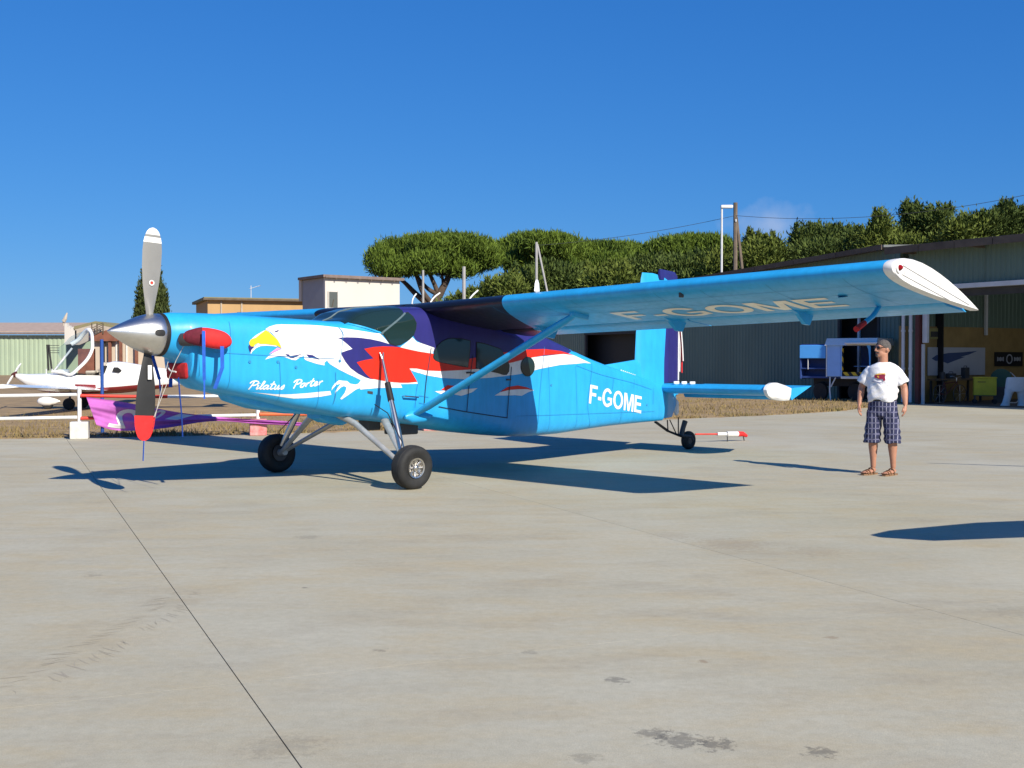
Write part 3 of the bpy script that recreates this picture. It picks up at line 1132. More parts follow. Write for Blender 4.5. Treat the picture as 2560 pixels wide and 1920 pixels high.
# blue pole standing behind the banner
bpole = empty('blue_pole', (at(255, 900, 25.2).x, 25.2, 0.02))
mb = MB()
mb.path([(0, 0, 0), (0, 0, 2.06)], 0.036, 10)
mb.build('pole', mat('blue_pole_paint', (0.012, 0.07, 0.30), 0.6, var=0.1), bpole, smooth=40)
mb = MB()
mb.lathe([(0, .14), (.03, .14), (.05, .06)], (0, 0, 0), (0, 0, 1), 14, True, True)
mb.build('foot', M_DGREY, bpole)
tag(bpole, 'slim blue pole standing behind the purple banner', 'pole')

# ---------------------------------------------------------------- white motor glider with raised canopy
M_GW = mat('glider_white_gelcoat', (0.84, 0.83, 0.80), 0.22, coat=0.5)
M_GR = mat('glider_red', (0.22, 0.02, 0.025), 0.35, coat=0.3, var=0.1)
M_SEATS = mat('pale_seat_cloth', (0.45, 0.40, 0.32), 0.9, var=0.2)
GY = 38.0
gl = empty('motor_glider', (at(210, 1024, GY).x, GY, 0.03), radians(4))
tag(gl, 'white motor glider with red belly and raised canopy left of propeller', 'light aircraft')
GX0 = gl.location.x


def gp(px, py, y=0.0):
    q_ = at(px, py, GY)
    return Vector((q_.x - GX0, y, q_.z - 0.03))


# hull sections: (px, top, bottom, half width)
GS = [(38, 934, 940, .03), (52, 934, 950, .12), (75, 935, 968, .24), (110, 934, 979, .40), (150, 933, 983, .50), (200, 934, 985, .54), (250, 936, 985, .54), (300, 932, 983, .50), (350, 928, 978, .42), (430, 926, 968, .26), (520, 922, 955, .14), (610, 918, 944, .07)]
ringsW, ringsR = [], []
for px, t_, b_, w in GS:
    a, b = gp(px, t_), gp(px, b_)
    zc, hh = (a.z + b.z) / 2, (a.z - b.z) / 2
    rr = []
    for k in range(24):
        q = 2 * pi * k / 24
        cy, cz = cos(q), sin(q)
        rr.append(Vector((a.x, w * math.copysign(abs(cy) ** 0.8, cy), zc + hh * math.copysign(abs(cz) ** 0.8, cz))))
    ringsW.append(rr)
mb = MB()
mb.rings(ringsW)
nfx = len(mb.f)
hull = mb
cen = []
for f in hull.f:
    zz = sum(hull.v[i][2] for i in f) / len(f)
    xx = sum(hull.v[i][0] for i in f) / len(f)
    lim = gp(60, 968).z + (0.02 if xx > -3.6 else 0.0)
    cen.append(1 if zz < lim + 0.03 else 0)
hull.mi = cen
hull.build('hull', [M_GW, M_GR], gl, smooth=60)
mb = MB()
mb.lathe([(0, .02), (.06, .07), (.16, .11)], gp(33, 936.5), (1, 0, 0), 16, True, True)
mb.build('spinner', M_DKRED, gl, smooth=50)
for sgn in (1, -1):
    mb = MB()
    c_ = gp(40, 937)
    mb.rings([[c_ + Vector((-0.02 + 0.02 * cos(a), sgn * r * .85, sgn * r * .45 + w * sin(a))) for a in [2 * pi * i / 8 for i in range(8)]] for r, w in ((.05, .03), (.3, .07), (.6, .06), (.8, .02))])
    mb.build('propeller_blade', M_WHITE, gl, smooth=50)
# low wings
for sgn, span in ((-1, 7.0), (1, 7.0)):
    mb = MB()
    rs = []
    for k in range(6):
        s_ = k / 5
        ch = 1.15 - 0.45 * s_
        z0 = gp(250, 976).z + 0.28 * s_
        xle = gp(190, 976).x + 0.05 * s_
        rr = []
        for (cx, th) in ((0, 0), (.05, .05), (.2, .09), (.4, .10), (.7, .06), (1, .005), (.7, -.02), (.4, -.035), (.2, -.035), (.05, -.025)):
            rr.append(Vector((xle + cx * ch, sgn * (0.45 + span * s_), z0 + th * ch * 1.2)))
        rs.append(rr)
    mb.rings(rs)
    mb.build('wing', M_GW, gl, smooth=40)
# tail fin and stabiliser
mb = MB()
mb.prism([gp(560, 922), gp(610, 920), gp(628, 868), gp(600, 868)], (0, 0.06, 0))
mb.build('tail_fin', M_GW, gl)
mb = MB()
mb.box(gp(612, 870), (0.55, 2.6, 0.05))
mb.build('tailplane', M_GW, gl)
# cockpit opening: dark tub, seats, panel
mb = MB()
mb.prism([gp(192, 933.5, -.40), gp(192, 933.5, .40), gp(300, 931, .36), gp(300, 931, -.36)], (0, 0, 0.014))
mb.build('cockpit_opening', M_DARKIN, gl)
for sy in (-.2, .2):
    mb = MB()
    mb.bbox(gp(262, 922, sy), (.14, .32, .42), .04, Matrix.Rotation(radians(15), 3, 'Y'))
    mb.build('seat_back', M_SEATS, gl, smooth=40)
    mb = MB()
    mb.bbox(gp(232, 931, sy), (.30, .30, .12), .04)
    mb.build('seat_cushion', M_SEATS, gl, smooth=40)
mb = MB()
mb.bbox(gp(160, 929), (.22, .7, .14), .04)
mb.build('instrument_hood', M_GW, gl, smooth=40)
for px in (118, 132):
    mb = MB()
    mb.path([gp(px, 934), gp(px, 922)], .02, 6)
    mb.build('fuel_cap', M_PIPE, gl)
# rear turtle deck with quarter window
mb = MB()
rs = []
for px, t_, w in ((262, 908, .40), (285, 903, .42), (310, 905, .40), (350, 912, .32), (400, 920, .2), (440, 926, .1)):
    a, b = gp(px, t_), gp(px, 942)
    rs.append([Vector((a.x, w * cos(q), b.z + (a.z - b.z) * sin(q))) for q in [pi * k / 12 for k in range(13)]])
mb.rings(rs, False, False, loop=False)
mb.build('turtle_deck', M_GW, gl, smooth=50, fix=False)
mb = MB()
mb.prism([gp(288, 929, -.43), gp(292, 918, -.43), gp(302, 918, -.42), (gp(311, 926, -.41)), gp(304, 932, -.41)], (0, -0.02, 0))
mb.build('quarter_window', M_BLACK, gl)
mb = MB()
mb.prism([gp(262, 930, -.435), gp(266, 914, -.435), gp(277, 914, -.435), gp(270, 932, -.435)], (0, -0.02, 0))
mb.build('side_window', M_BLACK, gl)
# raised canopy: white frame and clear shell
M_CLEAR = bpy.data.materials.new('clear_canopy')
M_CLEAR.use_nodes = True
_n, _l = M_CLEAR.node_tree.nodes, M_CLEAR.node_tree.links
_tr = _n.new('ShaderNodeBsdfTransparent')
_tr.inputs[0].default_value = (0.86, 0.92, 0.93, 1)
_gl = _n.new('ShaderNodeBsdfGlossy')
_gl.inputs['Roughness'].default_value = 0.05
_mx = _n.new('ShaderNodeMixShader')
_mx.inputs[0].default_value = 0.10
_l.new(_tr.outputs[0], _mx.inputs[1])
_l.new(_gl.outputs[0], _mx.inputs[2])
_l.new(_mx.outputs[0], _n['Material Output'].inputs['Surface'])


def z7(x, y):
    return (x * .1492, 760 + y * .1492)


fr = []
for (x, y, w) in ((1130, 670, .48), (1240, 600, .50), (1340, 490, .45), (1440, 430, .30), (1530, 500, .05), (1585, 640, -.25), (1600, 770, -.40), (1530, 930, -.47), (1400, 1070, -.50), (1260, 1180, -.48), (1130, 1150, -.42), (940, 1130, -.30)):
    px, py = z7(x, y)
    fr.append(gp(px, py, w))
mb = MB()
mb.path(smooth_path(fr, 5), [0.075 if k < 18 else 0.055 for k in range(len(smooth_path(fr, 5)))], 8)
mb.build('canopy_frame', M_GW, gl, smooth=50)
mb = MB()
mb.path([gp(*z7(945, 1110), -.1), gp(*z7(1090, 900), 0), gp(*z7(1200, 740), .1)], .035, 8)
mb.build('canopy_strut', M_PIPE, gl, smooth=50)
mb = MB()
fs2 = smooth_path(fr[:10], 4)
hub = gp(*z7(960, 1000), 0.0)
rows = []
for k in range(6):
    t = k / 5
    rows.append([p_.lerp(hub, t * 0.75) + Vector((-0.25 * sin(pi * t), 0, 0.12 * sin(pi * t))) for p_ in fs2])
mb.rings(rows, False, False, loop=False)
mb.build('canopy_shell', M_CLEAR, gl, smooth=60, fix=False)
# undercarriage
for (px, yy, m_) in ((122, -.05, M_GW), (190, -0.75, M_RUBBER), (190, 0.75, M_RUBBER)):
    g0 = gp(px, 1012, yy)
    w_ = empty('landing_wheel', (g0.x, yy, 0), 0, gl)
    mb = MB()
    mb.lathe([(-.06, .07), (-.06, .17), (-.03, .19), (.03, .19), (.06, .17), (.06, .07)], (0, 0, .19), (0, 1, 0), 18, True, True)
    mb.build('tyre', M_RUBBER, w_, smooth=40)
    if m_ is M_GW:
        mb = MB()
        mb.rings([[Vector((x_, 0.13 * r * cos(q), 0.25 + 0.16 * r * sin(q))) for q in [2 * pi * k / 12 for k in range(12)]] for x_, r in ((-.34, .1), (-.26, .7), (-.1, 1), (.08, .95), (.26, .55), (.40, .08))])
        mb.build('wheel_spat', M_GW, w_, smooth=50)
    mb = MB()
    mb.path([(0, 0, .22), (0.10 if m_ is M_GW else 0, -yy * .4, .68)], .035, 8)
    mb.build('gear_leg', M_DGREY if m_ is M_RUBBER else M_GW, w_, smooth=40)

# ---------------------------------------------------------------- far buildings
M_ORANGE = mat('ochre_render', (0.47, 0.30, 0.14), 0.9, var=0.07, vscale=0.7, stretch=(1, 1, 0.3))
M_CREAMW = mat('cream_render', (0.55, 0.46, 0.36), 0.9, var=0.06, vscale=0.5)
M_WHITEW = mat('white_render', (0.60, 0.565, 0.515), 0.9, var=0.04, vscale=0.6, stretch=(1, 1, 0.3))
M_WHITEW_SHADE = mat('shaded_white_render', (0.34, 0.33, 0.33), 0.9, var=0.08, vscale=0.6)  # darker copy of the white render: shade painted into the side walls
M_ROOFO = mat('lichen_roof', (0.26, 0.21, 0.13), 0.95, vscale=2.0, col2=(0.20, 0.20, 0.09), bump=0.5, bscale=5)
M_ROOFP = mat('dull_purple_roof', (0.20, 0.15, 0.13), 0.9, var=0.2)
M_WIN = mat('dull_window_glass', (0.10, 0.11, 0.10), 0.15)
M_SLATS = mat('window_slat_blue', (0.10, 0.15, 0.32), 0.5)
M_PINK = mat('faded_pink_curtain', (0.55, 0.33, 0.33), 0.8)
M_HBROWN = mat('red_brown_timber', (0.20, 0.075, 0.045), 0.8, var=0.25, vscale=1.5)
M_PALEW = mat('pale_weathered_board', (0.44, 0.38, 0.31), 0.85, var=0.15, vscale=1.5)


def facade(name, p, q, z0, z1, depth, m_front, label, roof_m, roof_over=0.25, roof_t=0.18, side=None):
    """building whose front wall runs from p (left) to q (right)"""
    p, q = Vector(p), Vector(q)
    d = q - p
    rz = atan2(d.y, d.x)
    r_ = empty(name, (p.x, p.y, 0), rz)
    L_ = d.length
    MB().box((L_ / 2, 0.1, (z0 + z1) / 2), (L_, 0.2, z1 - z0)).build('front_wall', m_front, r_)
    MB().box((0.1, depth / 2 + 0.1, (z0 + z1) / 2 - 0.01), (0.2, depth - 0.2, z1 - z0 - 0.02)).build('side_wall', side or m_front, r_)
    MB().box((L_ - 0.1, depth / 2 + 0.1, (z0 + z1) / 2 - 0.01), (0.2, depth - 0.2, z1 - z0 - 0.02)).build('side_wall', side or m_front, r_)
    MB().box((L_ / 2, depth - 0.1, (z0 + z1) / 2 - 0.01), (L_ - 0.4, 0.2, z1 - z0 - 0.02)).build('back_wall', m_front, r_)
    MB().box((L_ / 2, depth / 2, z1 + roof_t / 2), (L_ + 2 * roof_over, depth + 2 * roof_over, roof_t)).build('roof', roof_m, r_)
    tag(r_, label, 'building')
    return r_, L_


ob, oL = facade('ochre_building', at(520, 897, 75).xy.to_3d(), at(789, 897, 77.5).xy.to_3d(), 0, 5.45, 7.0, M_ORANGE, 'low ochre flat-roofed building behind the aircraft nose', M_ROOFO)
for k in range(5):
    cx = 2.2 + 1.02 * k
    wd = MB()
    wd.box((cx, -0.02, 4.45), (0.66, 0.06, 0.5))
    wo = wd.build('window', M_WIN, ob)
    fr_ = MB()
    for j in range(4):
        fr_.box((cx - 0.25 + 0.166 * j, -0.07, 4.45), (0.05, 0.04, 0.5))
    fr_.build('window_bars', M_SLATS if k % 2 == 0 else M_PINK, wo)
for k, xx in enumerate((0.85, 2.15, 6.2)):
    MB().box((xx, -0.04, 2.7), (0.09, 0.07, 5.4)).build('drain_pipe', M_PALEW, ob)
MB().box((3.4, -0.32, 5.5), (7.4, 0.06, 0.12)).build('gutter_or_shadow_gap', M_BROWN, ob)
# roof antenna
an = empty('roof_antenna', local(ob, (3.2, 3.0, 5.62)), 0)
mb = MB()
mb.path([(0, 0, 0), (0, 0, 1.0)], .025, 6)
mb.build('mast', M_PIPE, an)
mb = MB()
mb.path([(-.05, 0, .80), (.62, 0, 1.0)], .018, 6)
for t in (0, .25, .5, .75, 1):
    c_ = Vector((-.05, 0, .80)).lerp(Vector((.62, 0, 1.0)), t)
    mb.path([c_ + Vector((0, -.25, 0)), c_ + Vector((0, .25, 0))], .01, 4)
mb.build('aerial', M_PIPE, an)
tag(an, 'thin television aerial on the ochre building roof', 'antenna')

wbld, wL = facade('white_building', (-11.21, 70.0, 0), (-7.03, 73.0, 0), 0, 6.55, 3.1, M_WHITEW, 'white rendered building with one window above the aircraft nose', M_ROOFP, 0.22, 0.16, M_WHITEW_SHADE)
wd = MB()
wd.box((0.50, -0.02, 5.22), (0.58, 0.06, 0.95))
wo = wd.build('window', M_WIN, wbld)
for cx in (0.19, 0.81):
    MB().box((cx, -0.06, 5.22), (0.05, 0.07, 1.0)).build('window_frame', M_WHITEW, wo)
MB().box((0.50, -0.07, 4.71), (0.72, 0.10, 0.06)).build('window_sill', M_WHITEW, wo)
MB().box((0.45, -0.08, 4.9), (0.03, 0.03, 0.7), Matrix.Rotation(0.25, 3, 'Y')).build('ladder', M_BROWN, wbld)
MB().box((0.1, 3.3, 5.9), (0.35, 0.35, 1.3)).build('chimney', M_CREAMW, wbld)
for k in range(6):
    MB().box((0.6 + 0.8 * k, -0.24, 6.48), (0.07, 0.06, 0.10)).build('gutter_clip', M_BROWN, wbld)
MB().box((2.57, -0.24, 6.58), (5.3, 0.08, 0.10)).build('gutter_or_shadow_gap', M_ROOFP, wbld)

# far green-grey hangar at the left edge
FY = 118.0
fhx0, fhx1 = at(-120, 897, FY).x, at(166, 897, FY).x
fhz = at(0, 838, FY).z
fh_ = empty('far_hangar', (fhx0, FY, 0), 0)
for k in range(6):
    s = MB()
    a, b = (fhx1 - fhx0) * k / 6, (fhx1 - fhx0) * (k + 1) / 6
    corrugated(s, a, b - 0.02, 0, fhz, 0, 0.45, 0.05)
    s.build('wall_sheet', M_GREENL, fh_, fix=False)
MB().box(((fhx1 - fhx0) / 2, -0.2, fhz + 0.18), (fhx1 - fhx0 + 0.5, 0.9, 0.16)).build('gutter_or_shadow_gap', M_ROOFP, fh_)  # dark strip painted in for the shadow gap under the roof edge
mb = MB()
rz_ = at(0, 815, FY).z
mb.prism([(-0.3, -0.55, fhz + 0.28), (fhx1 - fhx0 + 0.3, -0.55, fhz + 0.28), (fhx1 - fhx0 + 0.3, 9, rz_ + .5), (-.3, 9, rz_ + .5)], (0, 0, .12))
mb.build('roof', mat('pale_tile_roof', (0.40, 0.30, 0.24), 0.9, var=0.12, vscale=2), fh_)
MB().box(((fhx1 - fhx0) / 2, 9, fhz / 2), (fhx1 - fhx0, .2, fhz)).build('back_wall', M_GREENL, fh_)
tag(fh_, 'far pale green corrugated hangar at left picture edge', 'hangar')

# clubhouse with timber roof and columns, behind the spinner
PY = 100.0
pv = empty('clubhouse', (at(165, 897, PY).x, PY, 0), 0)
pvx = pv.location.x


def pp(px, py, y=0.0):
    q_ = at(px, py, PY)
    return Vector((q_.x - pvx, y, q_.z))


mb = MB()
a, b = pp(236, 845), pp(470, 930)
mb.box(((a.x + b.x) / 2, 2.5, a.z / 2), (b.x - a.x, 5, a.z))
mb.build('wall', M_CREAMW, pv)
mb = MB()
mb.box(((pp(196, 0).x + pp(238, 0).x) / 2, 1.5, pp(0, 872).z / 2), (1.5, 3, pp(0, 872).z))
mb.build('wall', M_HBROWN, pv)
for px in (262, 279, 306, 345):
    mb = MB()
    mb.box((pp(px, 0).x, -0.35, pp(0, 846).z / 2), (0.22, 0.22, pp(0, 846).z))
    mb.build('column', M_HBROWN if px != 262 else M_DARKIN, pv)
for px in (273, 292, 318):
    mb = MB()
    mb.box((pp(px, 0).x, -0.06, pp(0, 850).z / 2), (0.10, 0.10, pp(0, 850).z))
    mb.build('white_trim', M_WHITE, pv)
mb = MB()
mb.prism([pp(186, 816), pp(239, 803), pp(292, 815), pp(292, 821), pp(239, 810), pp(186, 824)], (0, 6, 0))
mb.build('gable_roof', M_ROOFO, pv)
mb = MB()
mb.prism([pp(188, 824), pp(239, 810), pp(290, 821), pp(290, 848), pp(232, 848), pp(200, 862), pp(188, 862)], (0, .3, 0))
o_ = mb.build('gable_boards', M_PALEW, pv)
mb = MB()
mb.prism([pp(230, 841, -.6), pp(272, 826, -.6), pp(300, 846, -.6), pp(300, 853, -.6), pp(236, 853, -.6)], (0, .5, 0))
mb.build('red_brown_pediment', M_HBROWN, pv)
for k in range(5):
    mb = MB()
    mb.path([pp(236 + 3, 840 - 5 * k, -.65), pp(264, 828 - 5 * k, -.65)], .03, 5)
    mb.build('railing_bar', M_BROWN, pv)
for px in (237, 250, 265):
    mb = MB()
    mb.box(pp(px, 822, -.65), (.08, .08, .9))
    mb.build('railing_post', M_BROWN, pv)
mb = MB()
mb.prism([pp(162, 862), pp(162, 809), pp(168, 808), pp(170, 820), pp(174, 814), pp(177, 824), pp(182, 817), pp(185, 826), pp(192, 826), pp(192, 858)], (0, .5, 0))
mb.build('white_stepped_wall', M_WHITEW, pv)
for (x0, x1) in ((130, 133), (134, 141)):
    mb = MB()
    mb.path([pp(x0, 862, -1), pp(x1, 926, -1)], .08, 6)
    mb.build('stair_post', M_BLACK, pv)
for k in range(4):
    mb = MB()
    mb.path([pp(131, 864 + 6 * k, -1), pp(160, 864 + 6 * k, -1)], .025, 5)
    mb.build('stair_rail', M_DGREY, pv)
tag(pv, 'cream clubhouse with red-brown timber porch behind the spinner', 'building')
mb = MB()
mb.path([at(160, 804, 99), at(164, 797, 99), at(169, 782, 99)], [.18, .16, .05], 8)
mb.path([at(160, 804, 99), at(159, 815, 99)], .08, 6)
fin_ = mb.build('roof_ornament', M_PALEW)
tag(fin_, 'pale flame-shaped ornament above the white stepped wall', 'ornament')
# distant hill
mb = MB()
rs = []
for k in range(40):
    x = -420 + 260 * k / 39
    h = 14 * math.exp(-((x + 330) / 60) ** 2)
    rs.append([(x, 560, -2), (x, 575, 0.1 + h * 1.0), (x, 640, h * 1.25)])
mb.rings(rs, False, False, loop=False)
tag(mb.build('hill', M_FIELD, smooth=60), kind='structure')

# ---------------------------------------------------------------- trees
def leaf_material(name, c_lo, c_hi, scale):
    m = bpy.data.materials.new(name)
    m.use_nodes = True
    nt = m.node_tree
    b = nt.nodes['Principled BSDF']
    b.inputs['Roughness'].default_value = 0.7
    b.inputs['Specular IOR Level'].default_value = 0.15
    geo = nt.nodes.new('ShaderNodeNewGeometry')
    nz = nt.nodes.new('ShaderNodeTexNoise')
    nz.inputs['Scale'].default_value = scale
    nz.inputs['Detail'].default_value = 3
    nt.links.new(geo.outputs['Position'], nz.inputs['Vector'])
    ad = nt.nodes.new('ShaderNodeMath')
    ad.operation = 'MULTIPLY_ADD'
    ad.inputs[1].default_value = 0.45
    nt.links.new(geo.outputs['Random Per Island'], ad.inputs[0])
    nt.links.new(nz.outputs['Fac'], ad.inputs[2])
    rp = nt.nodes.new('ShaderNodeValToRGB')
    rp.color_ramp.elements[0].position = 0.35
    rp.color_ramp.elements[1].position = 0.95
    rp.color_ramp.elements[0].color = c_lo + (1,)
    rp.color_ramp.elements[1].color = c_hi + (1,)
    nt.links.new(ad.outputs[0], rp.inputs['Fac'])
    nt.links.new(rp.outputs['Color'], b.inputs['Base Color'])
    return m


LEAF_PINE = leaf_material('pine_needles', (0.034, 0.066, 0.012), (0.135, 0.195, 0.026), 0.6)
LEAF_DARK = leaf_material('dark_foliage', (0.030, 0.054, 0.014), (0.100, 0.135, 0.030), 0.5)
LEAF_CYP = leaf_material('cypress_foliage', (0.022, 0.036, 0.012), (0.075, 0.095, 0.026), 0.9)
LEAF_OLIVE = leaf_material('olive_bush_foliage', (0.046, 0.072, 0.014), (0.150, 0.185, 0.036), 0.7)
M_BARK = mat('pine_bark', (0.085, 0.060, 0.045), 0.9, var=0.3, vscale=3, bump=0.5, bscale=10)


def crown_mesh(clumps, n, size, up, seed, fill=0.35, ragged=0.12, thin=0.38):
    """leaf tufts scattered over and through the ellipsoid clumps (cx, cy, cz, rx, ry, rz)"""
    rnd = random.Random(seed)
    mbx = MB()
    area = [c[3] * c[5] + c[4] * c[5] + c[3] * c[4] for c in clumps]
    tot = sum(area)
    for c, a in zip(clumps, area):
        for _ in range(int(n * a / tot)):
            v = Vector((rnd.gauss(0, 1), rnd.gauss(0, 1), rnd.gauss(0, 1))).normalized()
            r = 1 + rnd.gauss(0, ragged) if rnd.random() > fill else rnd.random() ** 0.5
            p = Vector((c[0] + v.x * c[3] * r, c[1] + v.y * c[4] * r, c[2] + v.z * c[5] * r))
            d = (v * (1 - up) + Vector((rnd.gauss(0, .35), rnd.gauss(0, .35), up + rnd.gauss(0, .3)))).normalized()
            s = d.cross(Vector((rnd.gauss(0, 1), rnd.gauss(0, 1), rnd.gauss(0, 1)))).normalized()
            L_ = size * rnd.uniform(0.6, 1.5)
            w = L_ * thin * rnd.uniform(.7, 1.3)
            a0 = p - d * L_ * .5
            mbx.add([a0, p - s * w * .5, p + d * L_ * .5, p + s * w * .5], [(0, 1, 2, 3)])
    return mbx


def tree(name, label, cat, base, trunk, clumps, n, size, up, lm, seed, group=None, fill=0.35, ragged=0.12, thin=0.38):
    r_ = empty(name, base)
    inv_ = -Vector(base)
    mbx = crown_mesh([(c[0] + inv_.x, c[1] + inv_.y, c[2] + inv_.z) + tuple(c[3:]) for c in clumps], n, size, up, seed, fill, ragged, thin)
    mbx.build('crown', lm, r_, fix=False)
    tb = MB()
    for pts, r0, r1 in trunk:
        sp = smooth_path([Vector(p) + inv_ for p in pts], 5)
        tb.path(sp, [r0 + (r1 - r0) * k / (len(sp) - 1) for k in range(len(sp))], 9)
    tb.build('trunk', M_BARK, r_, smooth=50)
    return tag(r_, label, cat, group)


def clumps_px(lst, Y, spread=2.5, seed=0, fy=0.85):
    """clumps from picture ellipses (px, py, half width px, half height px)"""
    rnd = random.Random(seed)
    out = []
    for (px, py, rx, ry) in lst:
        dy = rnd.uniform(-spread, spread)
        c = at(px, py, Y + dy)
        k = (Y + dy) / FPX
        out.append((c.x, c.y, c.z, rx * k, max(rx, ry) * k * fy, ry * k))
    return out


# big umbrella pine in the middle
Y = 85
cl = clumps_px([(950, 650, 34, 34), (985, 640, 45, 40), (1030, 625, 48, 32), (1075, 618, 50, 30), (1120, 615, 52, 30), (1165, 615, 50, 28), (1205, 630, 42, 32), (1225, 645, 30, 26),
                (1010, 665, 45, 24), (1060, 655, 45, 28), (1110, 660, 42, 26), (1150, 668, 40, 24), (1180, 652, 42, 30), (975, 672, 38, 20), (1090, 640, 60, 30), (1130, 645, 55, 30)], Y, 2.0, 1)
b0 = at(1090, 897, Y)
b0.z = 0
tk = [([b0, at(1088, 770, Y), at(1100, 735, Y), at(1118, 700, Y), at(1130, 665, Y)], .42, .16),
      ([at(1098, 742, Y), at(1088, 715, Y), at(1075, 685, Y), at(1070, 660, Y)], .20, .10),
      ([at(1092, 735, Y), at(1070, 722, Y), at(1050, 700, Y), at(1040, 680, Y)], .18, .09),
      ([at(1108, 715, Y), at(1106, 690, Y), at(1100, 670, Y)], .12, .07),
      ([at(1088, 770, Y), at(1060, 735, Y - 1), at(1045, 700, Y - 1), at(1035, 670, Y - 1)], .24, .10),
      ([at(1086, 775, Y), at(1040, 735, Y + 1), at(1010, 705, Y + 1), at(985, 690, Y + 1)], .26, .09)]
tree('umbrella_pine', 'broad umbrella pine with forked trunk behind the cabin roof', 'pine tree', b0, tk, cl, 62000, .36, .68, LEAF_PINE, 3, 'pines behind the hangars', .22, .15, .17)
# second pine
Y = 92
cl = clumps_px([(1268, 632, 34, 30), (1300, 615, 40, 28), (1340, 608, 44, 26), (1385, 612, 44, 28), (1420, 628, 40, 34), (1320, 640, 50, 28), (1370, 645, 50, 28), (1290, 655, 34, 22), (1400, 660, 40, 26)], Y, 2, 2)
b0 = at(1330, 897, Y)
b0.z = 0
tk = [([b0, at(1325, 720, Y), at(1335, 690, Y), at(1345, 650, Y)], .40, .18), ([at(1330, 715, Y), at(1300, 697, Y), at(1270, 690, Y), at(1262, 665, Y)], .2, .08), ([at(1328, 712, Y), at(1365, 690, Y), at(1385, 660, Y)], .2, .08)]
tree('umbrella_pine', 'dense umbrella pine behind the leaning double pole', 'pine tree', b0, tk, cl, 44000, .38, .68, LEAF_PINE, 5, 'pines behind the hangars', .22, .15, .17)
# third and fourth pines
Y = 96
cl = clumps_px([(1445, 640, 36, 32), (1480, 632, 42, 26), (1530, 630, 46, 24), (1570, 632, 40, 24), (1600, 645, 34, 28), (1500, 665, 50, 34), (1560, 672, 50, 34)], Y, 2, 3)
b0 = at(1515, 897, Y)
b0.z = 0
tree('umbrella_pine', 'flat-topped pine just left of the aircraft tail fin', 'pine tree', b0, [([b0, at(1512, 740, Y), at(1515, 660, Y)], .4, .15)], cl, 38000, .38, .68, LEAF_PINE, 7, 'pines behind the hangars', .22, .15, .17)
Y = 94
cl = clumps_px([(1640, 640, 36, 34), (1680, 622, 44, 28), (1730, 612, 50, 24), (1780, 615, 44, 26), (1812, 630, 34, 30), (1700, 655, 56, 34), (1765, 660, 52, 32)], Y, 2, 4)
b0 = at(1725, 897, Y)
b0.z = 0
tree('umbrella_pine', 'round-topped pine behind the lamp post', 'pine tree', b0, [([b0, at(1722, 740, Y), at(1728, 650, Y)], .4, .15)], cl, 40000, .38, .68, LEAF_PINE, 9, 'pines behind the hangars', .22, .15, .17)

# broadleaf trees and tall bushes along the hangars
BUSH = [
    ('bushy_tree', 'low olive-green bush right of the umbrella pine trunk', [(1150, 765, 45, 24), (1195, 750, 42, 30), (1240, 735, 42, 34), (1110, 785, 40, 18), (1275, 725, 40, 34)], 78, LEAF_OLIVE, 6500, .40),
    ('bushy_tree', 'dark bush below the dense pine, above the wing root', [(1310, 715, 45, 38), (1360, 705, 50, 42), (1410, 710, 48, 40), (1340, 745, 60, 30)], 80, LEAF_DARK, 8500, .42),
    ('bushy_tree', 'olive-green bush with pale gap left of the tail fin', [(1460, 710, 48, 38), (1510, 715, 48, 36), (1545, 700, 40, 36), (1490, 745, 60, 26)], 80, LEAF_OLIVE, 8500, .42),
    ('bushy_tree', 'dark bush directly behind the tail fin top', [(1590, 695, 44, 40), (1640, 690, 46, 42), (1615, 730, 60, 30)], 80, LEAF_DARK, 7500, .42),
    ('bushy_tree', 'dark bush below the round-topped pine', [(1690, 685, 46, 38), (1745, 680, 48, 40), (1720, 715, 60, 30)], 78, LEAF_DARK, 7500, .40),
    ('bushy_tree', 'shaggy bush under the leaning wooden pole', [(1800, 670, 42, 38), (1845, 660, 40, 36), (1825, 695, 60, 28)], 76, LEAF_OLIVE, 7000, .38),
    ('bushy_tree', 'shaggy tree right of the wooden pole below the cloud', [(1885, 620, 32, 34), (1925, 625, 34, 32), (1900, 655, 55, 40), (1950, 655, 40, 34)], 75, LEAF_OLIVE, 8500, .36),
    ('bushy_tree', 'wide bushy tree above the long hangar roof edge', [(2005, 612, 32, 42), (2050, 602, 40, 34), (2100, 600, 44, 32), (2140, 608, 36, 30), (2060, 640, 80, 34)], 75, LEAF_DARK, 12000, .36),
    ('bushy_tree', 'tapered olive-green tree left of the tallest dark tree', [(2200, 570, 22, 34), (2190, 600, 38, 30), (2225, 605, 36, 28)], 72, LEAF_OLIVE, 6000, .34),
    ('bushy_tree', 'low bushes behind the open hangar roof corner', [(2190, 625, 50, 22), (2260, 615, 50, 22)], 71, LEAF_OLIVE, 5000, .34),
    ('bushy_tree', 'tallest dark open-crowned tree above the open hangar', [(2280, 535, 26, 24), (2300, 555, 36, 30), (2340, 548, 28, 26), (2290, 585, 44, 30), (2340, 585, 40, 28), (2365, 528, 16, 14), (2262, 520, 10, 14)], 74, LEAF_DARK, 6500, .36),
    ('bushy_tree', 'olive-green bush right of the tallest dark tree', [(2395, 580, 34, 30), (2430, 570, 34, 28), (2410, 600, 50, 22)], 70, LEAF_OLIVE, 6000, .34),
    ('bushy_tree', 'bushy tree at the right picture edge above the roof', [(2470, 560, 34, 28), (2510, 545, 26, 36), (2550, 555, 38, 32), (2600, 550, 40, 36), (2500, 585, 70, 24)], 70, LEAF_DARK, 9000, .34),
]
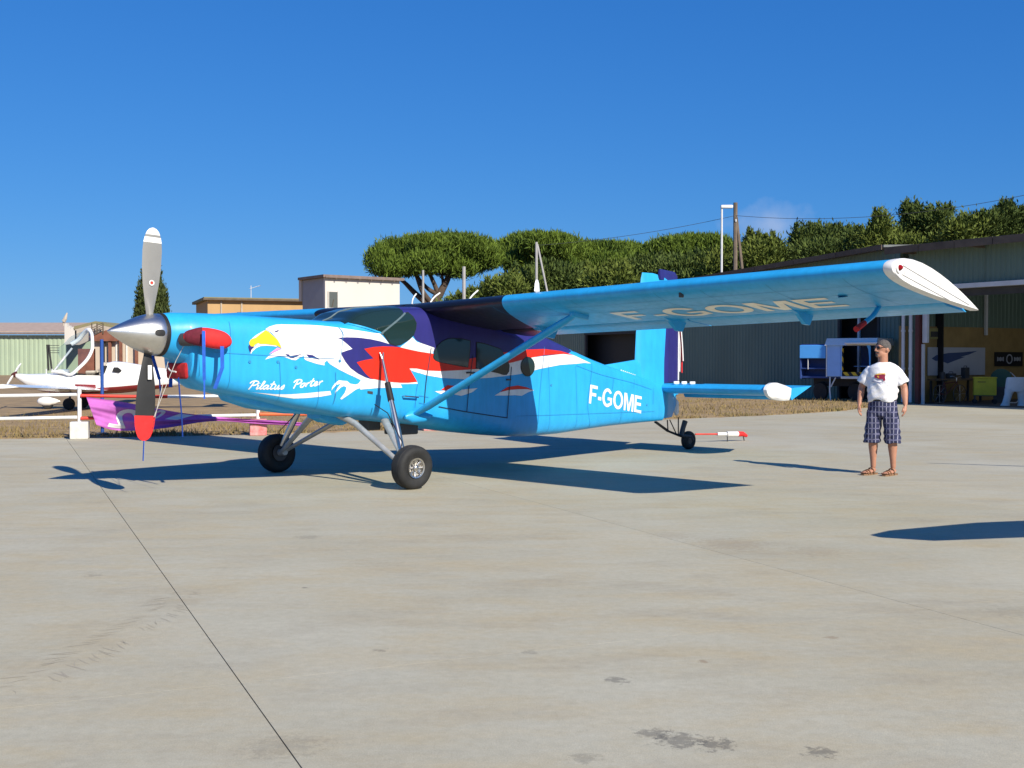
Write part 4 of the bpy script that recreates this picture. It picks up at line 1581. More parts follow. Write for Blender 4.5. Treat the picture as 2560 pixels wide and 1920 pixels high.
for k, (nm, lab, lst, Y, lm, n, sz) in enumerate(BUSH):
    cl = clumps_px(lst, Y, 1.6, 20 + k)
    rs_ = random.Random(90 + k)
    for c in list(cl):                      # young shoots standing out of the crown
        for _ in range(3):
            cl.append((c[0] + rs_.uniform(-.8, .8) * c[3], c[1], c[2] + c[5] * rs_.uniform(.75, 1.05), c[3] * .13, c[3] * .13, c[5] * rs_.uniform(.3, .5)))
    mx = sum(c[0] for c in cl) / len(cl)
    b0 = Vector((mx, Y, 0))
    top = max(cl[:len(lst)], key=lambda c: c[2])
    tk = [([b0, Vector((mx + .2, Y, top[2] * .55)), Vector((top[0], top[1], top[2]))], .22, .06)]
    for c in cl[:4]:
        tk.append(([Vector((mx + .1, Y, top[2] * .45)), Vector((c[0], c[1], c[2]))], .12, .04))
    tree(nm, lab, 'tree', b0, tk, cl, int(n * 2.2), sz * .70, .45, lm, 40 + k, 'bushy trees behind the hangars', .4, .22 if 'tallest' not in lab else .34, .30)

# cypress behind the propeller
Y = 88
cl = []
for (px, py, rx, ry) in ((380, 650, 12, 34), (381, 690, 22, 40), (378, 735, 30, 44), (381, 780, 36, 44), (384, 830, 38, 40), (370, 760, 24, 40), (394, 750, 24, 44), (392, 800, 30, 40), (364, 800, 26, 40), (386, 625, 7, 14)):
    c = at(px, py, Y)
    k = Y / FPX
    cl.append((c.x, c.y, c.z, rx * k, rx * k, ry * k))
b0 = at(381, 897, Y)
b0.z = 0
tree('cypress', 'tall dark cypress directly behind the upper propeller blade', 'cypress', b0, [([b0, at(381, 800, Y), at(383, 660, Y)], .22, .04)], cl, 24000, .27, .85, LEAF_CYP, 77, None, .35, .13, .30)

# ---------------------------------------------------------------- poles and wires
M_CPOLE = mat('grey_concrete_pole', (0.36, 0.35, 0.34), 0.85, var=0.1)
M_WOODP = mat('weathered_pole_wood', (0.15, 0.115, 0.085), 0.9, var=0.2)


def pole(name, label, px, ytop, Y, r, m_, extra=None, cat='pole'):
    a = at(px, ytop, Y)
    r_ = empty(name, (a.x, Y, 0))
    mbx = MB()
    mbx.path([(0, 0, 0), (0, 0, a.z)], [r * 1.15, r], 8)
    mbx.build('shaft', m_, r_, smooth=40)
    if extra:
        extra(r_, a.z)
    return tag(r_, label, cat)


def lamp_head(r_, h):
    mbx = MB()
    mbx.bbox((0.30, 0, h - 0.05), (0.75, .30, .20), .06)
    mbx.build('lamp_head', M_WHITE, r_, smooth=40)


pole('lamp_post', 'tall pale lamp post with white lamp head above trees', 1803, 516, 72, .065, M_PIPE, lamp_head, 'lamp post')


def stay(r_, h):
    mbx = MB()
    mbx.path([(.95, -.3, 0), (.95 * .55, -.1, h * .55), (0.05, 0, h - .9)], .10, 7)
    mbx.build('stay_pole', M_WOODP, r_, smooth=40)
    mbx = MB()
    mbx.lathe([(0, .05), (.1, .06), (.16, .03)], (0.0, -.13, h - 1.2), (0, 0, 1), 8, True, True)
    mbx.build('insulator', M_PIPE, r_)


wp = pole('utility_pole', 'dark wooden utility pole with leaning stay pole beside lamp post', 1837, 508, 72.5, .13, M_WOODP, stay, 'utility pole')
pole('concrete_pole', 'slim grey pole in front of the umbrella pine trunk', 1058, 676, 76, .075, M_CPOLE)
pole('concrete_pole', 'thick pale concrete pole right of the umbrella pine trunk', 1160, 667, 76, .11, M_CPOLE)


def stay2(r_, h):
    mbx = MB()
    mbx.path([(1.0, 0, h * .5), (0.06, 0, h - .15)], .07, 7)
    mbx.path([(1.0, 0, h * .5), (1.0, 0, 0)], .07, 7)
    mbx.build('stay_pole', M_CPOLE, r_, smooth=40)


pole('double_pole', 'pale double pole with leaning stay before the dense pine', 1341, 606, 77, .085, M_CPOLE, stay2)
M_WIRE = mat('dark_wire', (0.05, 0.05, 0.055), 0.7)


def wire(name, a, b, sag, label):
    mbx = MB()
    pts_ = []
    for k in range(25):
        t = k / 24
        q_ = Vector(a).lerp(Vector(b), t)
        q_.z -= sag * 4 * t * (1 - t)
        pts_.append(q_)
    mbx.path(pts_, .014, 5)
    return tag(mbx.build(name, M_WIRE), label, 'wire', 'overhead wires')


wa = at(1837, 540, 72.4)
wire('overhead_wire', wa, at(2800, 430, 60), 1.0, 'thin overhead wire running right from the wooden pole')
wire('overhead_wire', wa, at(1343, 614, 77), 0.25, 'thin overhead wire running left from wooden pole to double pole')

# small far cloud right of the wooden pole
cloud_dir = (at(1925, 566, 1.0) - Vector((0, 0, EYE))).normalized()
tcw = wn.new('ShaderNodeTexCoord')
sb_ = wn.new('ShaderNodeVectorMath')
sb_.operation = 'SUBTRACT'
sb_.inputs[1].default_value = cloud_dir
wl.new(tcw.outputs['Generated'], sb_.inputs[0])
sc_ = wn.new('ShaderNodeVectorMath')
sc_.operation = 'MULTIPLY'
sc_.inputs[1].default_value = (24, 24, 48)
wl.new(sb_.outputs[0], sc_.inputs[0])
ln_ = wn.new('ShaderNodeVectorMath')
ln_.operation = 'LENGTH'
wl.new(sc_.outputs[0], ln_.inputs[0])
nz_ = wn.new('ShaderNodeTexNoise')
nz_.inputs['Scale'].default_value = 42
nz_.inputs['Detail'].default_value = 6
wl.new(tcw.outputs['Generated'], nz_.inputs['Vector'])
m1 = wn.new('ShaderNodeMath')
m1.operation = 'SUBTRACT'
m1.inputs[0].default_value = 0.95
wl.new(ln_.outputs['Value'], m1.inputs[1])
m2 = wn.new('ShaderNodeMath')
m2.operation = 'MULTIPLY_ADD'
m2.inputs[1].default_value = 1.6
wl.new(nz_.outputs['Fac'], m2.inputs[0])
wl.new(m1.outputs[0], m2.inputs[2])
mr = wn.new('ShaderNodeMapRange')
mr.inputs['From Min'].default_value = 0.75
mr.inputs['From Max'].default_value = 1.75
mr.inputs['To Max'].default_value = 0.42
wl.new(m2.outputs[0], mr.inputs['Value'])
mxw = wn.new('ShaderNodeMix')
mxw.data_type = 'RGBA'
wl.new(mr.outputs[0], mxw.inputs[0])
wl.new(w_cmb.outputs[0], mxw.inputs[6])
mxw.inputs[7].default_value = (4.6, 5.0, 6.2, 1)
wl.new(mxw.outputs[2], w_bg.inputs['Color'])

# ================================================================ THE AIRCRAFT
AC = empty('aircraft', (-2.3607, 15.9239, 0), atan2(-0.69635, -0.7177))
tag(AC, 'large light blue high-wing propeller aircraft with white eagle painted on its side', 'aircraft')
ST=[(2.63,2.205,1.695,.255,2.05),(2.52,2.22,1.66,.31,2.2),(2.42,2.222,1.60,.345,2.5),(2.40,2.222,1.41,.36,3.0),(2.2,2.222,1.29,.40,3.4),(1.75,2.215,1.19,.45,4),(1.0,2.185,1.02,.535,5),(.45,2.16,.915,.59,5.5),(.3,2.152,.89,.60,5.5),(.16,2.20,.868,.605,5.5),(.02,2.29,.85,.61,5.5),(-.2,2.345,.825,.62,5.5),(-.5,2.375,.79,.625,6),(-1.1,2.39,.72,.63,6),(-1.6,2.39,.63,.63,6),(-2.2,2.35,.55,.62,6),(-2.75,2.26,.487,.60,6),(-3.3,2.11,.458,.56,6),(-4,1.905,.465,.49,5.5),(-4.8,1.675,.505,.40,5),(-5.4,1.535,.53,.32,4.5),(-6.3,1.35,.55,.21,4),(-6.95,1.22,.56,.12,4)]
def sect(x):
    if x>=ST[0][0]: return ST[0][1:]
    for a,b in zip(ST,ST[1:]):
        if a[0]>=x>=b[0]:
            t=(a[0]-x)/(a[0]-b[0]); return tuple(p+(q-p)*t for p,q in zip(a[1:],b[1:]))
    return ST[-1][1:]
def side_y(x,z):
    zt,zb,w,n=sect(x); h=(zt-zb)/2; t=min(1,abs((z-(zt+zb)/2)/h)); return w*max(0,1-t**n)**(1/n)
DECALS={
'white_eagle':[(1.458,2.029),(1.397,2.063),(1.298,2.09),(1.205,2.095),(0.801,2.095),(0.611,2.086),(0.399,2.067),(0.124,2.035),(-0.126,2.004),(-0.222,1.999),(-0.298,1.933),(-0.371,1.864),(-0.266,1.806),(-0.265,1.469),(-0.562,1.317),(-0.594,1.265),(-0.412,1.268),(-0.182,1.268),(0.1,1.252),(0.11,1.273),(0.18,1.249),(0.219,1.225),(0.287,1.185),(0.388,1.125),(0.408,1.138),(0.346,1.211),(0.327,1.252),(0.318,1.285),(0.356,1.302),(0.404,1.286),(0.451,1.246),(0.491,1.206),(0.488,1.238),(0.442,1.295),(0.404,1.335),(0.47,1.32),(0.525,1.271),(0.543,1.247),(0.535,1.288),(0.489,1.344),(0.433,1.38),(0.356,1.371),(0.308,1.367),(0.26,1.333),(0.18,1.319),(0.131,1.331),(0.091,1.376),(0.18,1.415),(0.289,1.457),(0.432,1.519),(0.562,1.589),(0.594,1.618),(0.606,1.638),(0.647,1.608),(0.644,1.574),(0.75,1.593),(0.844,1.62),(0.918,1.644),(0.938,1.665),(0.941,1.698),(1.011,1.668),(1.057,1.641),(1.109,1.647),(1.213,1.683),(1.271,1.692),(1.329,1.686),(1.4,1.671),(1.476,1.65),(1.438,1.686),(1.367,1.733),(1.252,1.781),(1.251,1.792),(1.27,1.846),(1.313,1.91),(1.372,1.98),(1.42,2.009)],
'white_collar':[(-0.557,1.816),(-0.672,1.886),(-0.771,1.955),(-0.85,1.893),(-0.988,1.859),(-1.164,1.812),(-1.131,1.731),(-0.953,1.75),(-0.849,1.765),(-0.693,1.791)],
'navy_neck_a':[(1.216,1.739),(1.194,1.719),(1.155,1.716),(1.135,1.695),(1.09,1.701),(0.958,1.722),(1.017,1.701),(1.09,1.668),(1.135,1.671),(1.187,1.704)],
'navy_neck_b':[(0.911,1.716),(0.817,1.707),(0.776,1.686),(0.709,1.647),(0.844,1.671),(0.857,1.662)],
'yellow_beak':[(1.46,2.018),(1.421,2.0),(1.35,1.939),(1.301,1.893),(1.27,1.834),(1.255,1.792),(1.309,1.822),(1.366,1.833),(1.456,1.844),(1.531,1.844),(1.569,1.855),(1.607,1.837),(1.626,1.811),(1.663,1.813),(1.685,1.837),(1.688,1.866),(1.662,1.901),(1.598,1.925),(1.539,1.966),(1.477,2.008)],
'beak_shine':[(1.642,1.918),(1.583,1.96),(1.483,2.011),(1.478,2.006),(1.539,1.966),(1.598,1.922),(1.655,1.904)],
'beak_tip':[(1.688,1.836),(1.664,1.81),(1.62,1.808),(1.658,1.773),(1.673,1.732),(1.692,1.773),(1.7,1.813)],
'beak_edge':[(1.62,1.808),(1.594,1.831),(1.569,1.852),(1.532,1.838),(1.456,1.838),(1.328,1.824),(1.309,1.81),(1.367,1.818),(1.456,1.824),(1.538,1.817),(1.601,1.79),(1.652,1.744),(1.664,1.72),(1.673,1.731),(1.658,1.773)],
'beak_mouth':[(1.309,1.801),(1.258,1.786),(1.367,1.739),(1.431,1.715),(1.367,1.762)],
'eagle_eye':[(1.341,2.002),(1.29,2.02),(1.272,2.012),(1.313,1.996),(1.332,1.993)],
'navy_wing':[(0.453,1.932),(0.308,1.942),(0.134,1.94),(-0.063,1.921),(-0.225,1.894),(-0.382,1.857),(-0.574,1.816),(-0.477,1.816),(-0.162,1.637),(-0.11,1.386),(-0.06,1.391),(0.02,1.413),(0.14,1.464),(0.259,1.539),(0.336,1.621),(0.389,1.703),(0.398,1.74),(0.307,1.769),(0.223,1.79),(0.305,1.852),(0.388,1.912)],
'red_wing':[(0.039,1.791),(-0.112,1.817),(-0.266,1.827),(-0.424,1.824),(-0.574,1.812),(-0.693,1.791),(-0.836,1.766),(-1.129,1.731),(-1.803,1.656),(-2.464,1.752),(-2.658,1.762),(-3.039,1.798),(-3.448,1.811),(-3.876,1.783),(-4.225,1.721),(-3.951,1.737),(-3.497,1.721),(-3.142,1.68),(-2.713,1.607),(-2.192,1.523),(-1.777,1.502),(-1.307,1.487),(-1.011,1.498),(-0.848,1.526),(-0.714,1.53),(-0.852,1.343),(-0.692,1.332),(-0.562,1.334),(-0.369,1.349),(-0.212,1.373),(-0.06,1.4),(0.02,1.463),(0.09,1.538),(0.16,1.613),(0.04,1.642),(-0.111,1.663),(-0.031,1.729)],
'white_band':[(-0.714,1.525),(-0.848,1.526),(-1.011,1.498),(-1.307,1.487),(-1.777,1.502),(-2.192,1.523),(-2.713,1.607),(-3.142,1.68),(-3.439,1.701),(-3.951,1.737),(-4.224,1.72),(-4.34,1.691),(-4.468,1.653),(-4.713,1.584),(-4.497,1.594),(-4.289,1.581),(-3.847,1.564),(-3.341,1.506),(-2.888,1.431),(-2.671,1.413),(-2.259,1.384),(-1.803,1.364),(-1.307,1.39),(-1.022,1.43),(-0.848,1.476),(-0.913,1.455),(-0.758,1.495)],
'white_edge':[(-0.06,1.395),(-0.212,1.368),(-0.369,1.347),(-0.562,1.332),(-0.692,1.33),(-0.852,1.34),(-0.868,1.315),(-0.562,1.314),(-0.369,1.331),(-0.212,1.352)],
'white_feather_a':[(-1.17,1.205),(-1.331,1.211),(-1.551,1.212),(-1.802,1.226),(-1.989,1.237),(-1.879,1.178),(-1.67,1.131),(-1.502,1.157),(-1.332,1.152),(-1.235,1.181)],
'red_feather_a':[(-1.283,1.222),(-1.404,1.288),(-1.502,1.277),(-1.575,1.276),(-1.676,1.247),(-1.551,1.214),(-1.428,1.21)],
'white_feather_b':[(-2.333,1.12),(-2.449,1.166),(-2.643,1.196),(-2.844,1.202),(-3.097,1.202),(-3.203,1.18),(-3.067,1.153),(-2.918,1.102),(-2.756,1.116),(-2.629,1.114)],
'red_feather_b':[(-2.443,1.171),(-2.601,1.24),(-2.829,1.261),(-3.037,1.227),(-3.187,1.182),(-3.037,1.201),(-2.844,1.205),(-2.643,1.196)],
'white_talon':[(1.64,1.243),(1.507,1.231),(1.311,1.212),(1.112,1.209),(0.906,1.218),(0.692,1.234),(0.56,1.241),(0.543,1.192),(0.687,1.171),(0.898,1.156),(1.067,1.153),(1.237,1.178),(1.439,1.214),(1.57,1.235)],
'window_side':[(-0.269,2.004),(-0.7,2.282),(-0.749,2.292),(-0.811,2.233),(-0.848,2.147),(-0.83,2.068),(-0.794,1.99),(-0.716,1.929),(-0.574,1.859),(-0.477,1.845),(-0.392,1.866)],
'window_front_door':[(-1.143,1.692),(-1.17,1.774),(-1.224,1.847),(-1.309,1.903),(-1.406,1.936),(-1.504,1.946),(-1.678,1.939),(-1.83,1.913),(-1.822,1.749),(-1.784,1.544),(-1.613,1.563),(-1.429,1.591),(-1.26,1.615),(-1.188,1.638),(-1.152,1.665)],
'window_rear_door':[(-1.971,1.891),(-2.127,1.873),(-2.45,1.8),(-2.588,1.656),(-2.636,1.559),(-2.622,1.472),(-2.574,1.429),(-2.504,1.43),(-2.395,1.455),(-2.165,1.49),(-1.957,1.524)],
'window_porthole':[(-3.21,1.542),(-3.205,1.504),(-3.189,1.47),(-3.163,1.44),(-3.131,1.418),(-3.092,1.404),(-3.052,1.4),(-3.011,1.405),(-2.973,1.42),(-2.941,1.442),(-2.916,1.472),(-2.9,1.506),(-2.895,1.543),(-2.9,1.58),(-2.916,1.614),(-2.941,1.643),(-2.973,1.666),(-3.011,1.68),(-3.052,1.685),(-3.093,1.68),(-3.131,1.666),(-3.164,1.643),(-3.189,1.614),(-3.205,1.579)],
'hatch_plate':[(-0.015,1.233),(-0.101,1.223),(-0.102,1.185),(-0.016,1.2)],
}
LINES={
'door_line':[[(-1.099,1.81),(-1.063,1.62),(-1.022,1.421),(-0.993,1.222),(-0.98,1.042)],[(-1.242,0.989),(-1.779,0.897),(-2.612,0.78)],[(-2.685,1.539),(-2.657,1.317),(-2.622,1.075),(-2.598,0.785)],[(-1.893,1.721),(-1.847,1.469),(-1.802,1.207),(-1.773,0.894)]],
'panel_line':[[(-3.462,1.846),(-3.389,1.456),(-3.326,1.008),(-3.314,0.668)],[(-4.722,1.584),(-4.648,1.282),(-4.575,0.893),(-4.724,0.509)],[(-5.328,1.341),(-5.284,1.152)],[(-5.975,1.322),(-5.933,1.159)],[(-6.559,1.157),(-6.55,0.872)],[(-4.27,1.557),(-4.936,1.406),(-5.839,1.263),(-6.504,1.126)],[(0.4,2.069),(0.362,2.015),(0.35,1.95)],[(-0.868,1.325),(-0.835,1.205),(-0.824,0.989)],[(0.47,1.287),(0.491,1.189),(0.507,1.066)],[(0.486,1.487),(0.478,1.223),(0.501,1.078)],[(0.401,2.065),(0.368,1.982),(0.397,1.748),(0.426,1.607)],[(-0.884,1.152),(-1.058,1.126)],[(-0.887,1.053),(-1.063,1.017)]],
}


def top_z(x, y):
    zt, zb, w, n = sect(x)
    h = (zt - zb) / 2
    t = min(1, abs(y) / w)
    return (zt + zb) / 2 + h * max(0, 1 - t ** n) ** (1 / n)


xs = []
for a, b in zip(ST, ST[1:]):
    k = max(1, int((a[0] - b[0]) / 0.09))
    xs += [a[0] + (b[0] - a[0]) * i / k for i in range(k)]
xs.append(ST[-1][0])
rs = []
for x in xs:
    zt, zb, w, n = sect(x)
    zc, h = (zt + zb) / 2, (zt - zb) / 2
    rr = []
    for i in range(184):
        q = 2 * pi * (i + .5) / 184
        c_, s_ = cos(q), sin(q)
        rr.append((x, w * math.copysign(abs(c_) ** (2 / n), c_), zc + h * math.copysign(abs(s_) ** (2 / n), s_)))
    rs.append(rr)
mb = MB()
mb.rings(rs)
fus = mb.build('fuselage', P_BLUE, AC, smooth=32)

OFF = {}


def on_side(off):
    return lambda x, z: Vector((x, side_y(x, z) + off, z))


def decal(name, pts, m_, off, parent=fus, maxlen=0.042):
    return poly_mesh(name, pts, on_side(off), m_, parent, maxlen)


def top_patch(name, x0, x1, frac, m_, parent, off=0.004, nx_=16, ny_=14):
    """skin patch over the roof from x0 back to x1"""
    rows_ = []
    for i in range(nx_ + 1):
        x = x0 + (x1 - x0) * i / nx_
        w = sect(x)[2] * frac
        rows_.append([(x, -w + 2 * w * j / ny_, top_z(x, -w + 2 * w * j / ny_) + off) for j in range(ny_ + 1)])
    mbx = MB()
    mbx.rings(rows_, False, False, loop=False)
    return mbx.build(name, m_, parent, smooth=60, fix=False)


def shoulder(x, off=0.0):
    """height at which the roof patch (80 % of the width) meets the side skin"""
    return top_z(x, sect(x)[2] * 0.80)


# ---- livery
def run(x0, x1, n):
    return [x0 + (x1 - x0) * i / n for i in range(n + 1)]


navy = [(x, shoulder(x) - .001) for x in run(-0.62, -4.35, 30)]
navy += [(-4.30, 1.80), (-4.0, 1.72), (-3.2, 1.70), (-2.0, 1.62), (-1.3, 1.66), (-1.02, 1.84), (-0.83, 1.92), (-0.66, 2.15)]
decal('navy_upper_side', navy, P_NAVY, .0035, fus, .035)
top_patch('navy_roof', -0.62, -4.2, .82, P_NAVY, fus, .005, 60, 40)
LAY = [('white_eagle', P_WHITE, .004), ('white_talon', P_WHITE, .004), ('white_edge', P_WHITE, .004), ('white_collar', P_WHITE, .0065), ('white_band', P_WHITE, .0045),
       ('navy_wing', P_NAVY, .0065), ('red_wing', P_RED, .009), ('navy_neck_a', P_NAVY, .0065), ('navy_neck_b', P_NAVY, .0065),
       ('yellow_beak', P_YELLOW, .0065), ('beak_shine', P_WHITE, .009), ('beak_tip', P_NAVY, .009), ('beak_edge', P_WHITE, .0065), ('beak_mouth', P_PINK, .0085), ('eagle_eye', P_NAVY, .008),
       ('white_feather_a', P_WHITE, .004), ('red_feather_a', P_RED, .0065), ('white_feather_b', P_WHITE, .004), ('red_feather_b', P_RED, .0065)]
for nm, m_, off in LAY:
    decal(nm.replace('_a', '') if nm.endswith('_a') else nm.replace('_b', '') if nm.endswith('_b') and 'band' not in nm else nm, DECALS[nm], m_, off)
decal('maker_plate', DECALS['hatch_plate'], M_DGREY, .006)

# ---- cabin glass
for nm in ('window_side', 'window_front_door', 'window_rear_door', 'window_porthole'):
    pts = DECALS[nm]
    cx = sum(p[0] for p in pts) / len(pts)
    cz = sum(p[1] for p in pts) / len(pts)
    decal('window_seal', [(cx + (p[0] - cx) * 1.035, cz + (p[1] - cz) * 1.05) for p in pts], M_BLACK, .011)
    decal('window', pts, M_GLASS, .0145)
ws_side = [(-.255, 2.012), (-.14, 2.045), (-.03, 2.075), (.10, 2.105), (.20, 2.13)] + [(x, shoulder(x) - .001) for x in run(.20, -.68, 14)] + [(-.66, 2.268), (-.47, 2.14)]
wsh = empty('windshield', (0, 0, 0), 0, AC)
poly_mesh('glass', ws_side, on_side(.008), M_GLASS, wsh, .03)
poly_mesh('glass', ws_side, lambda x, z: Vector((x, -side_y(x, z) - .006, z)), M_GLASS, wsh, .03)
top_patch('glass', .27, -.66, .83, M_GLASS, wsh, .008, 40, 40)


def strip(pts, width, m_, off, name, parent):
    """painted or raised line lying on the fuselage side"""
    sp = smooth_path([Vector((p[0], p[1], 0)) for p in pts], 6)
    poly_l, poly_r = [], []
    for k, p in enumerate(sp):
        t = (sp[min(k + 1, len(sp) - 1)] - sp[max(k - 1, 0)]).normalized()
        nrm = Vector((-t.y, t.x, 0))
        w = width if not isinstance(width, (list, tuple)) else width[0] + (width[1] - width[0]) * k / (len(sp) - 1)
        poly_l.append(p + nrm * w / 2)
        poly_r.append(p - nrm * w / 2)
    vs_ = [(p.x, p.y) for p in poly_l + poly_r]
    n = len(sp)
    fs_ = [(i, i + 1, n + i + 1, n + i) for i in range(n - 1)]
    return flat_mesh(name, vs_, fs_, on_side(off), m_, parent, .12)


M_PILLAR = paint('windshield_frame', (0.10, 0.15, 0.17))
strip([(-.24, 1.995), (-.45, 2.13), (-.70, 2.285)], .035, M_PILLAR, .013, 'frame', wsh)
strip([(-.26, 2.0), (-.03, 2.065), (.20, 2.12), (.27, 2.14)], .02, P_BLUE, .012, 'frame', wsh)
for y in (0.0,):
    mb = MB()
    mb.path([(x, 0, top_z(x, 0) + .008) for x in run(.28, -.68, 14)], .014, 6)
    mb.build('centre_frame', M_PILLAR, wsh, smooth=40)
for k, ln in enumerate(LINES['door_line']):
    strip(ln, .013, M_LINE, .0125, 'door_gap', fus)
for ln in LINES['panel_line']:
    strip(ln, .006, M_LINE2, .0115, 'panel_seam', fus)
for ln in ([(2.15, 1.74), (1.4, 1.70), (.5, 1.66)], [(1.92, 2.12), (1.94, 1.7), (1.93, 1.28)], [(1.28, 1.62), (1.27, 1.4), (1.26, 1.12)], [(.74, 1.40), (.73, 1.2), (.72, 1.0)], [(-3.55, 1.62), (-3.58, 1.1), (-3.6, .52)],
           [(-4.25, 1.55), (-4.28, 1.0), (-4.3, .54)], [(-5.55, .80), (-5.56, .66), (-5.57, .56)], [(-2.8, .80), (-4.2, .78), (-6.6, .74)], [(2.30, 1.98), (2.33, 1.7), (2.30, 1.45)]):
    strip(ln, .005, M_LINE2, .0112, 'panel_seam', fus)
# door handles, latches, fasteners
for (x, z) in ((-1.90, 1.455), (-1.80, 1.46), (-2.62, 1.35)):
    mb = MB()
    mb.bbox((x, side_y(x, z) + .018, z), (.09, .02, .025), .006)
    mb.build('door_handle', M_DGREY, fus)
for (x, z) in ((-3.62, 1.25), (-6.35, .86), (1.30, 1.62), (1.05, 1.55), (1.68, 1.62), (0.42, 1.63)):
    mb = MB()
    mb.lathe([(0, .022), (.008, .018)], (x, side_y(x, z) + .002, z), (0, 1, 0), 12, True, True)
    mb.build('access_cap', M_LINE2, fus)
mb = MB()
mb.path([(-.60, side_y(-.6, 1.15) + .01, 1.15), (-.60, side_y(-.6, 1.15) + .05, 1.15), (-.84, side_y(-.6, 1.15) + .05, 1.13), (-.84, side_y(-.8, 1.13) + .01, 1.13)], .012, 6)
mb.build('hand_rail', M_STEEL, fus)

# ---- lettering on the side

def reg(a, b):
    lx0, lx1 = (-4.607 + a * (-6.169 + 4.607), 0.941 + a * (.718 - .941)), (-4.648 + a * (-6.187 + 4.648), 1.243 + a * (1.008 - 1.243))
    return (lx0[0] + (lx1[0] - lx0[0]) * b, lx0[1] + (lx1[1] - lx0[1]) * b)


block_text('F-GOME', 'registration_letter', lambda a, b: on_side(.005)(*reg(a, b)), P_WHITE, fus, .08)

GLY = {'P': ([[(.15, -.06), (.20, .4), (.27, .95)], [(-.06, .72), (.08, .97), (.42, 1.03), (.68, .86), (.60, .60), (.38, .48), (.22, .50)]], .72),
       'i': ([[(0, .40), (.08, .5), (.05, .12), (.12, 0), (.26, .14)], [(.10, .70), (.13, .74)]], .27),
       'l': ([[(0, .14), (.16, .5), (.23, .93), (.13, .95), (.08, .4), (.10, .06), (.18, 0), (.32, .14)]], .32),
       'a': ([[(.40, .42), (.20, .5), (.03, .3), (.06, .06), (.20, .02), (.36, .26), (.42, .5), (.38, .12), (.45, 0), (.60, .14)]], .60),
       't': ([[(.16, 1.0), (.08, .22), (.12, .03), (.22, 0), (.36, .14)], [(-.08, .62), (.36, .66)]], .40),
       'u': ([[(0, .42), (.07, .5), (.04, .12), (.12, 0), (.26, .08), (.36, .5), (.35, .12), (.42, 0), (.56, .14)]], .58),
       's': ([[(0, .12), (.2, .45), (.25, .5), (.28, .2), (.2, .02), (.04, .03)]], .38),
       'o': ([[(.25, .5), (.06, .4), (.03, .1), (.18, 0), (.35, .15), (.32, .42), (.22, .5), (.46, .44)]], .48),
       'r': ([[(.02, .1), (.12, .5), (.10, .2), (.07, .0), (.14, .36), (.30, .5), (.38, .42)]], .44),
       'e': ([[(.02, .2), (.25, .3), (.28, .45), (.15, .5), (.03, .3), (.06, .06), (.2, 0), (.42, .15)]], .43)}


def script(word, x0, z0, x1, z1, h):
    adv = sum(GLY[c][1] for c in word)
    u = 0
    for ch in word:
        for st in GLY[ch][0]:
            pp_ = []
            for (a, b) in st:
                t = (u + a + 0.28 * b) / adv
                pp_.append((x0 + (x1 - x0) * t, z0 + (z1 - z0) * t + b * h))
            strip(pp_, .0165, P_WHITE, .0055, 'script_lettering', fus)
        u += GLY[ch][1]


script('Pilatus', 1.690, 1.283, 1.215, 1.275, .098)
script('Porter', 1.105, 1.284, .680, 1.322, .098)

# ---- nose: spinner, propeller, exhausts, intake
TH = 0.054
FW = Vector((cos(TH), 0, sin(TH)))
UPV = Vector((-sin(TH), 0, cos(TH)))
NB = Vector((2.645, 0, 1.948))
prop = empty('propeller', NB + FW * .14, 0, AC)
po_ = prop.location.copy()
mb = MB()
mb.lathe([(.02, .250), (.03, .253), (.10, .250), (.18, .236), (.28, .205), (.38, .162), (.48, .112), (.56, .068), (.62, .034), (.655, .010), (.662, .001)], NB - po_, FW, 48, True, True)
mb.build('spinner', M_SPIN, prop, smooth=50)
mb = MB()
mb.lathe([(-.02, .24), (-.02, .262), (.022, .262), (.022, .24)], NB - po_, FW, 48, True, True)
mb.build('spinner_ring', M_BLACK, prop, smooth=40)
# blade hole in the spinner flank
mb = MB()
rows_ = []
for r in (0.02, .5, 1.0):
    rr = []
    for k in range(22):
        a = 2 * pi * k / 22
        d, ph = .115 + .062 * r * math.copysign(abs(cos(a)) ** .7, cos(a)), .05 + .16 * r * math.copysign(abs(sin(a)) ** .7, sin(a))
        rad = .2505 - max(0, d - .1) ** 2 * 2.2 + .002
        sd = Vector((0, 1, 0))
        rr.append(NB - po_ + FW * d + (sd * cos(ph) + UPV * sin(ph)) * rad)
    rows_.append(rr)
mb.rings(rows_, True, False)
mb.build('blade_hole', M_BLACK, prop, smooth=60)

BL = [(.17, .085, .060), (.26, .100, .050), (.40, .150, .036), (.60, .215, .026), (.80, .248, .020), (1.0, .250, .015), (1.10, .232, .012), (1.18, .195, .010), (1.235, .145, .008), (1.265, .085, .006), (1.279, .02, .004)]


def blade_rows(r0, r1, grow=0.0):
    out = []
    rr_ = sorted(set([r0, r1] + [b[0] for b in BL if r0 < b[0] < r1] + run(r0, r1, 4)))
    for r in rr_:
        for a, b in zip(BL, BL[1:]):
            if a[0] <= r <= b[0]:
                t = (r - a[0]) / (b[0] - a[0])
                c, th = a[1] + (b[1] - a[1]) * t, a[2] + (b[2] - a[2]) * t
                break
        out.append((r, c + grow, th + grow))
    return out


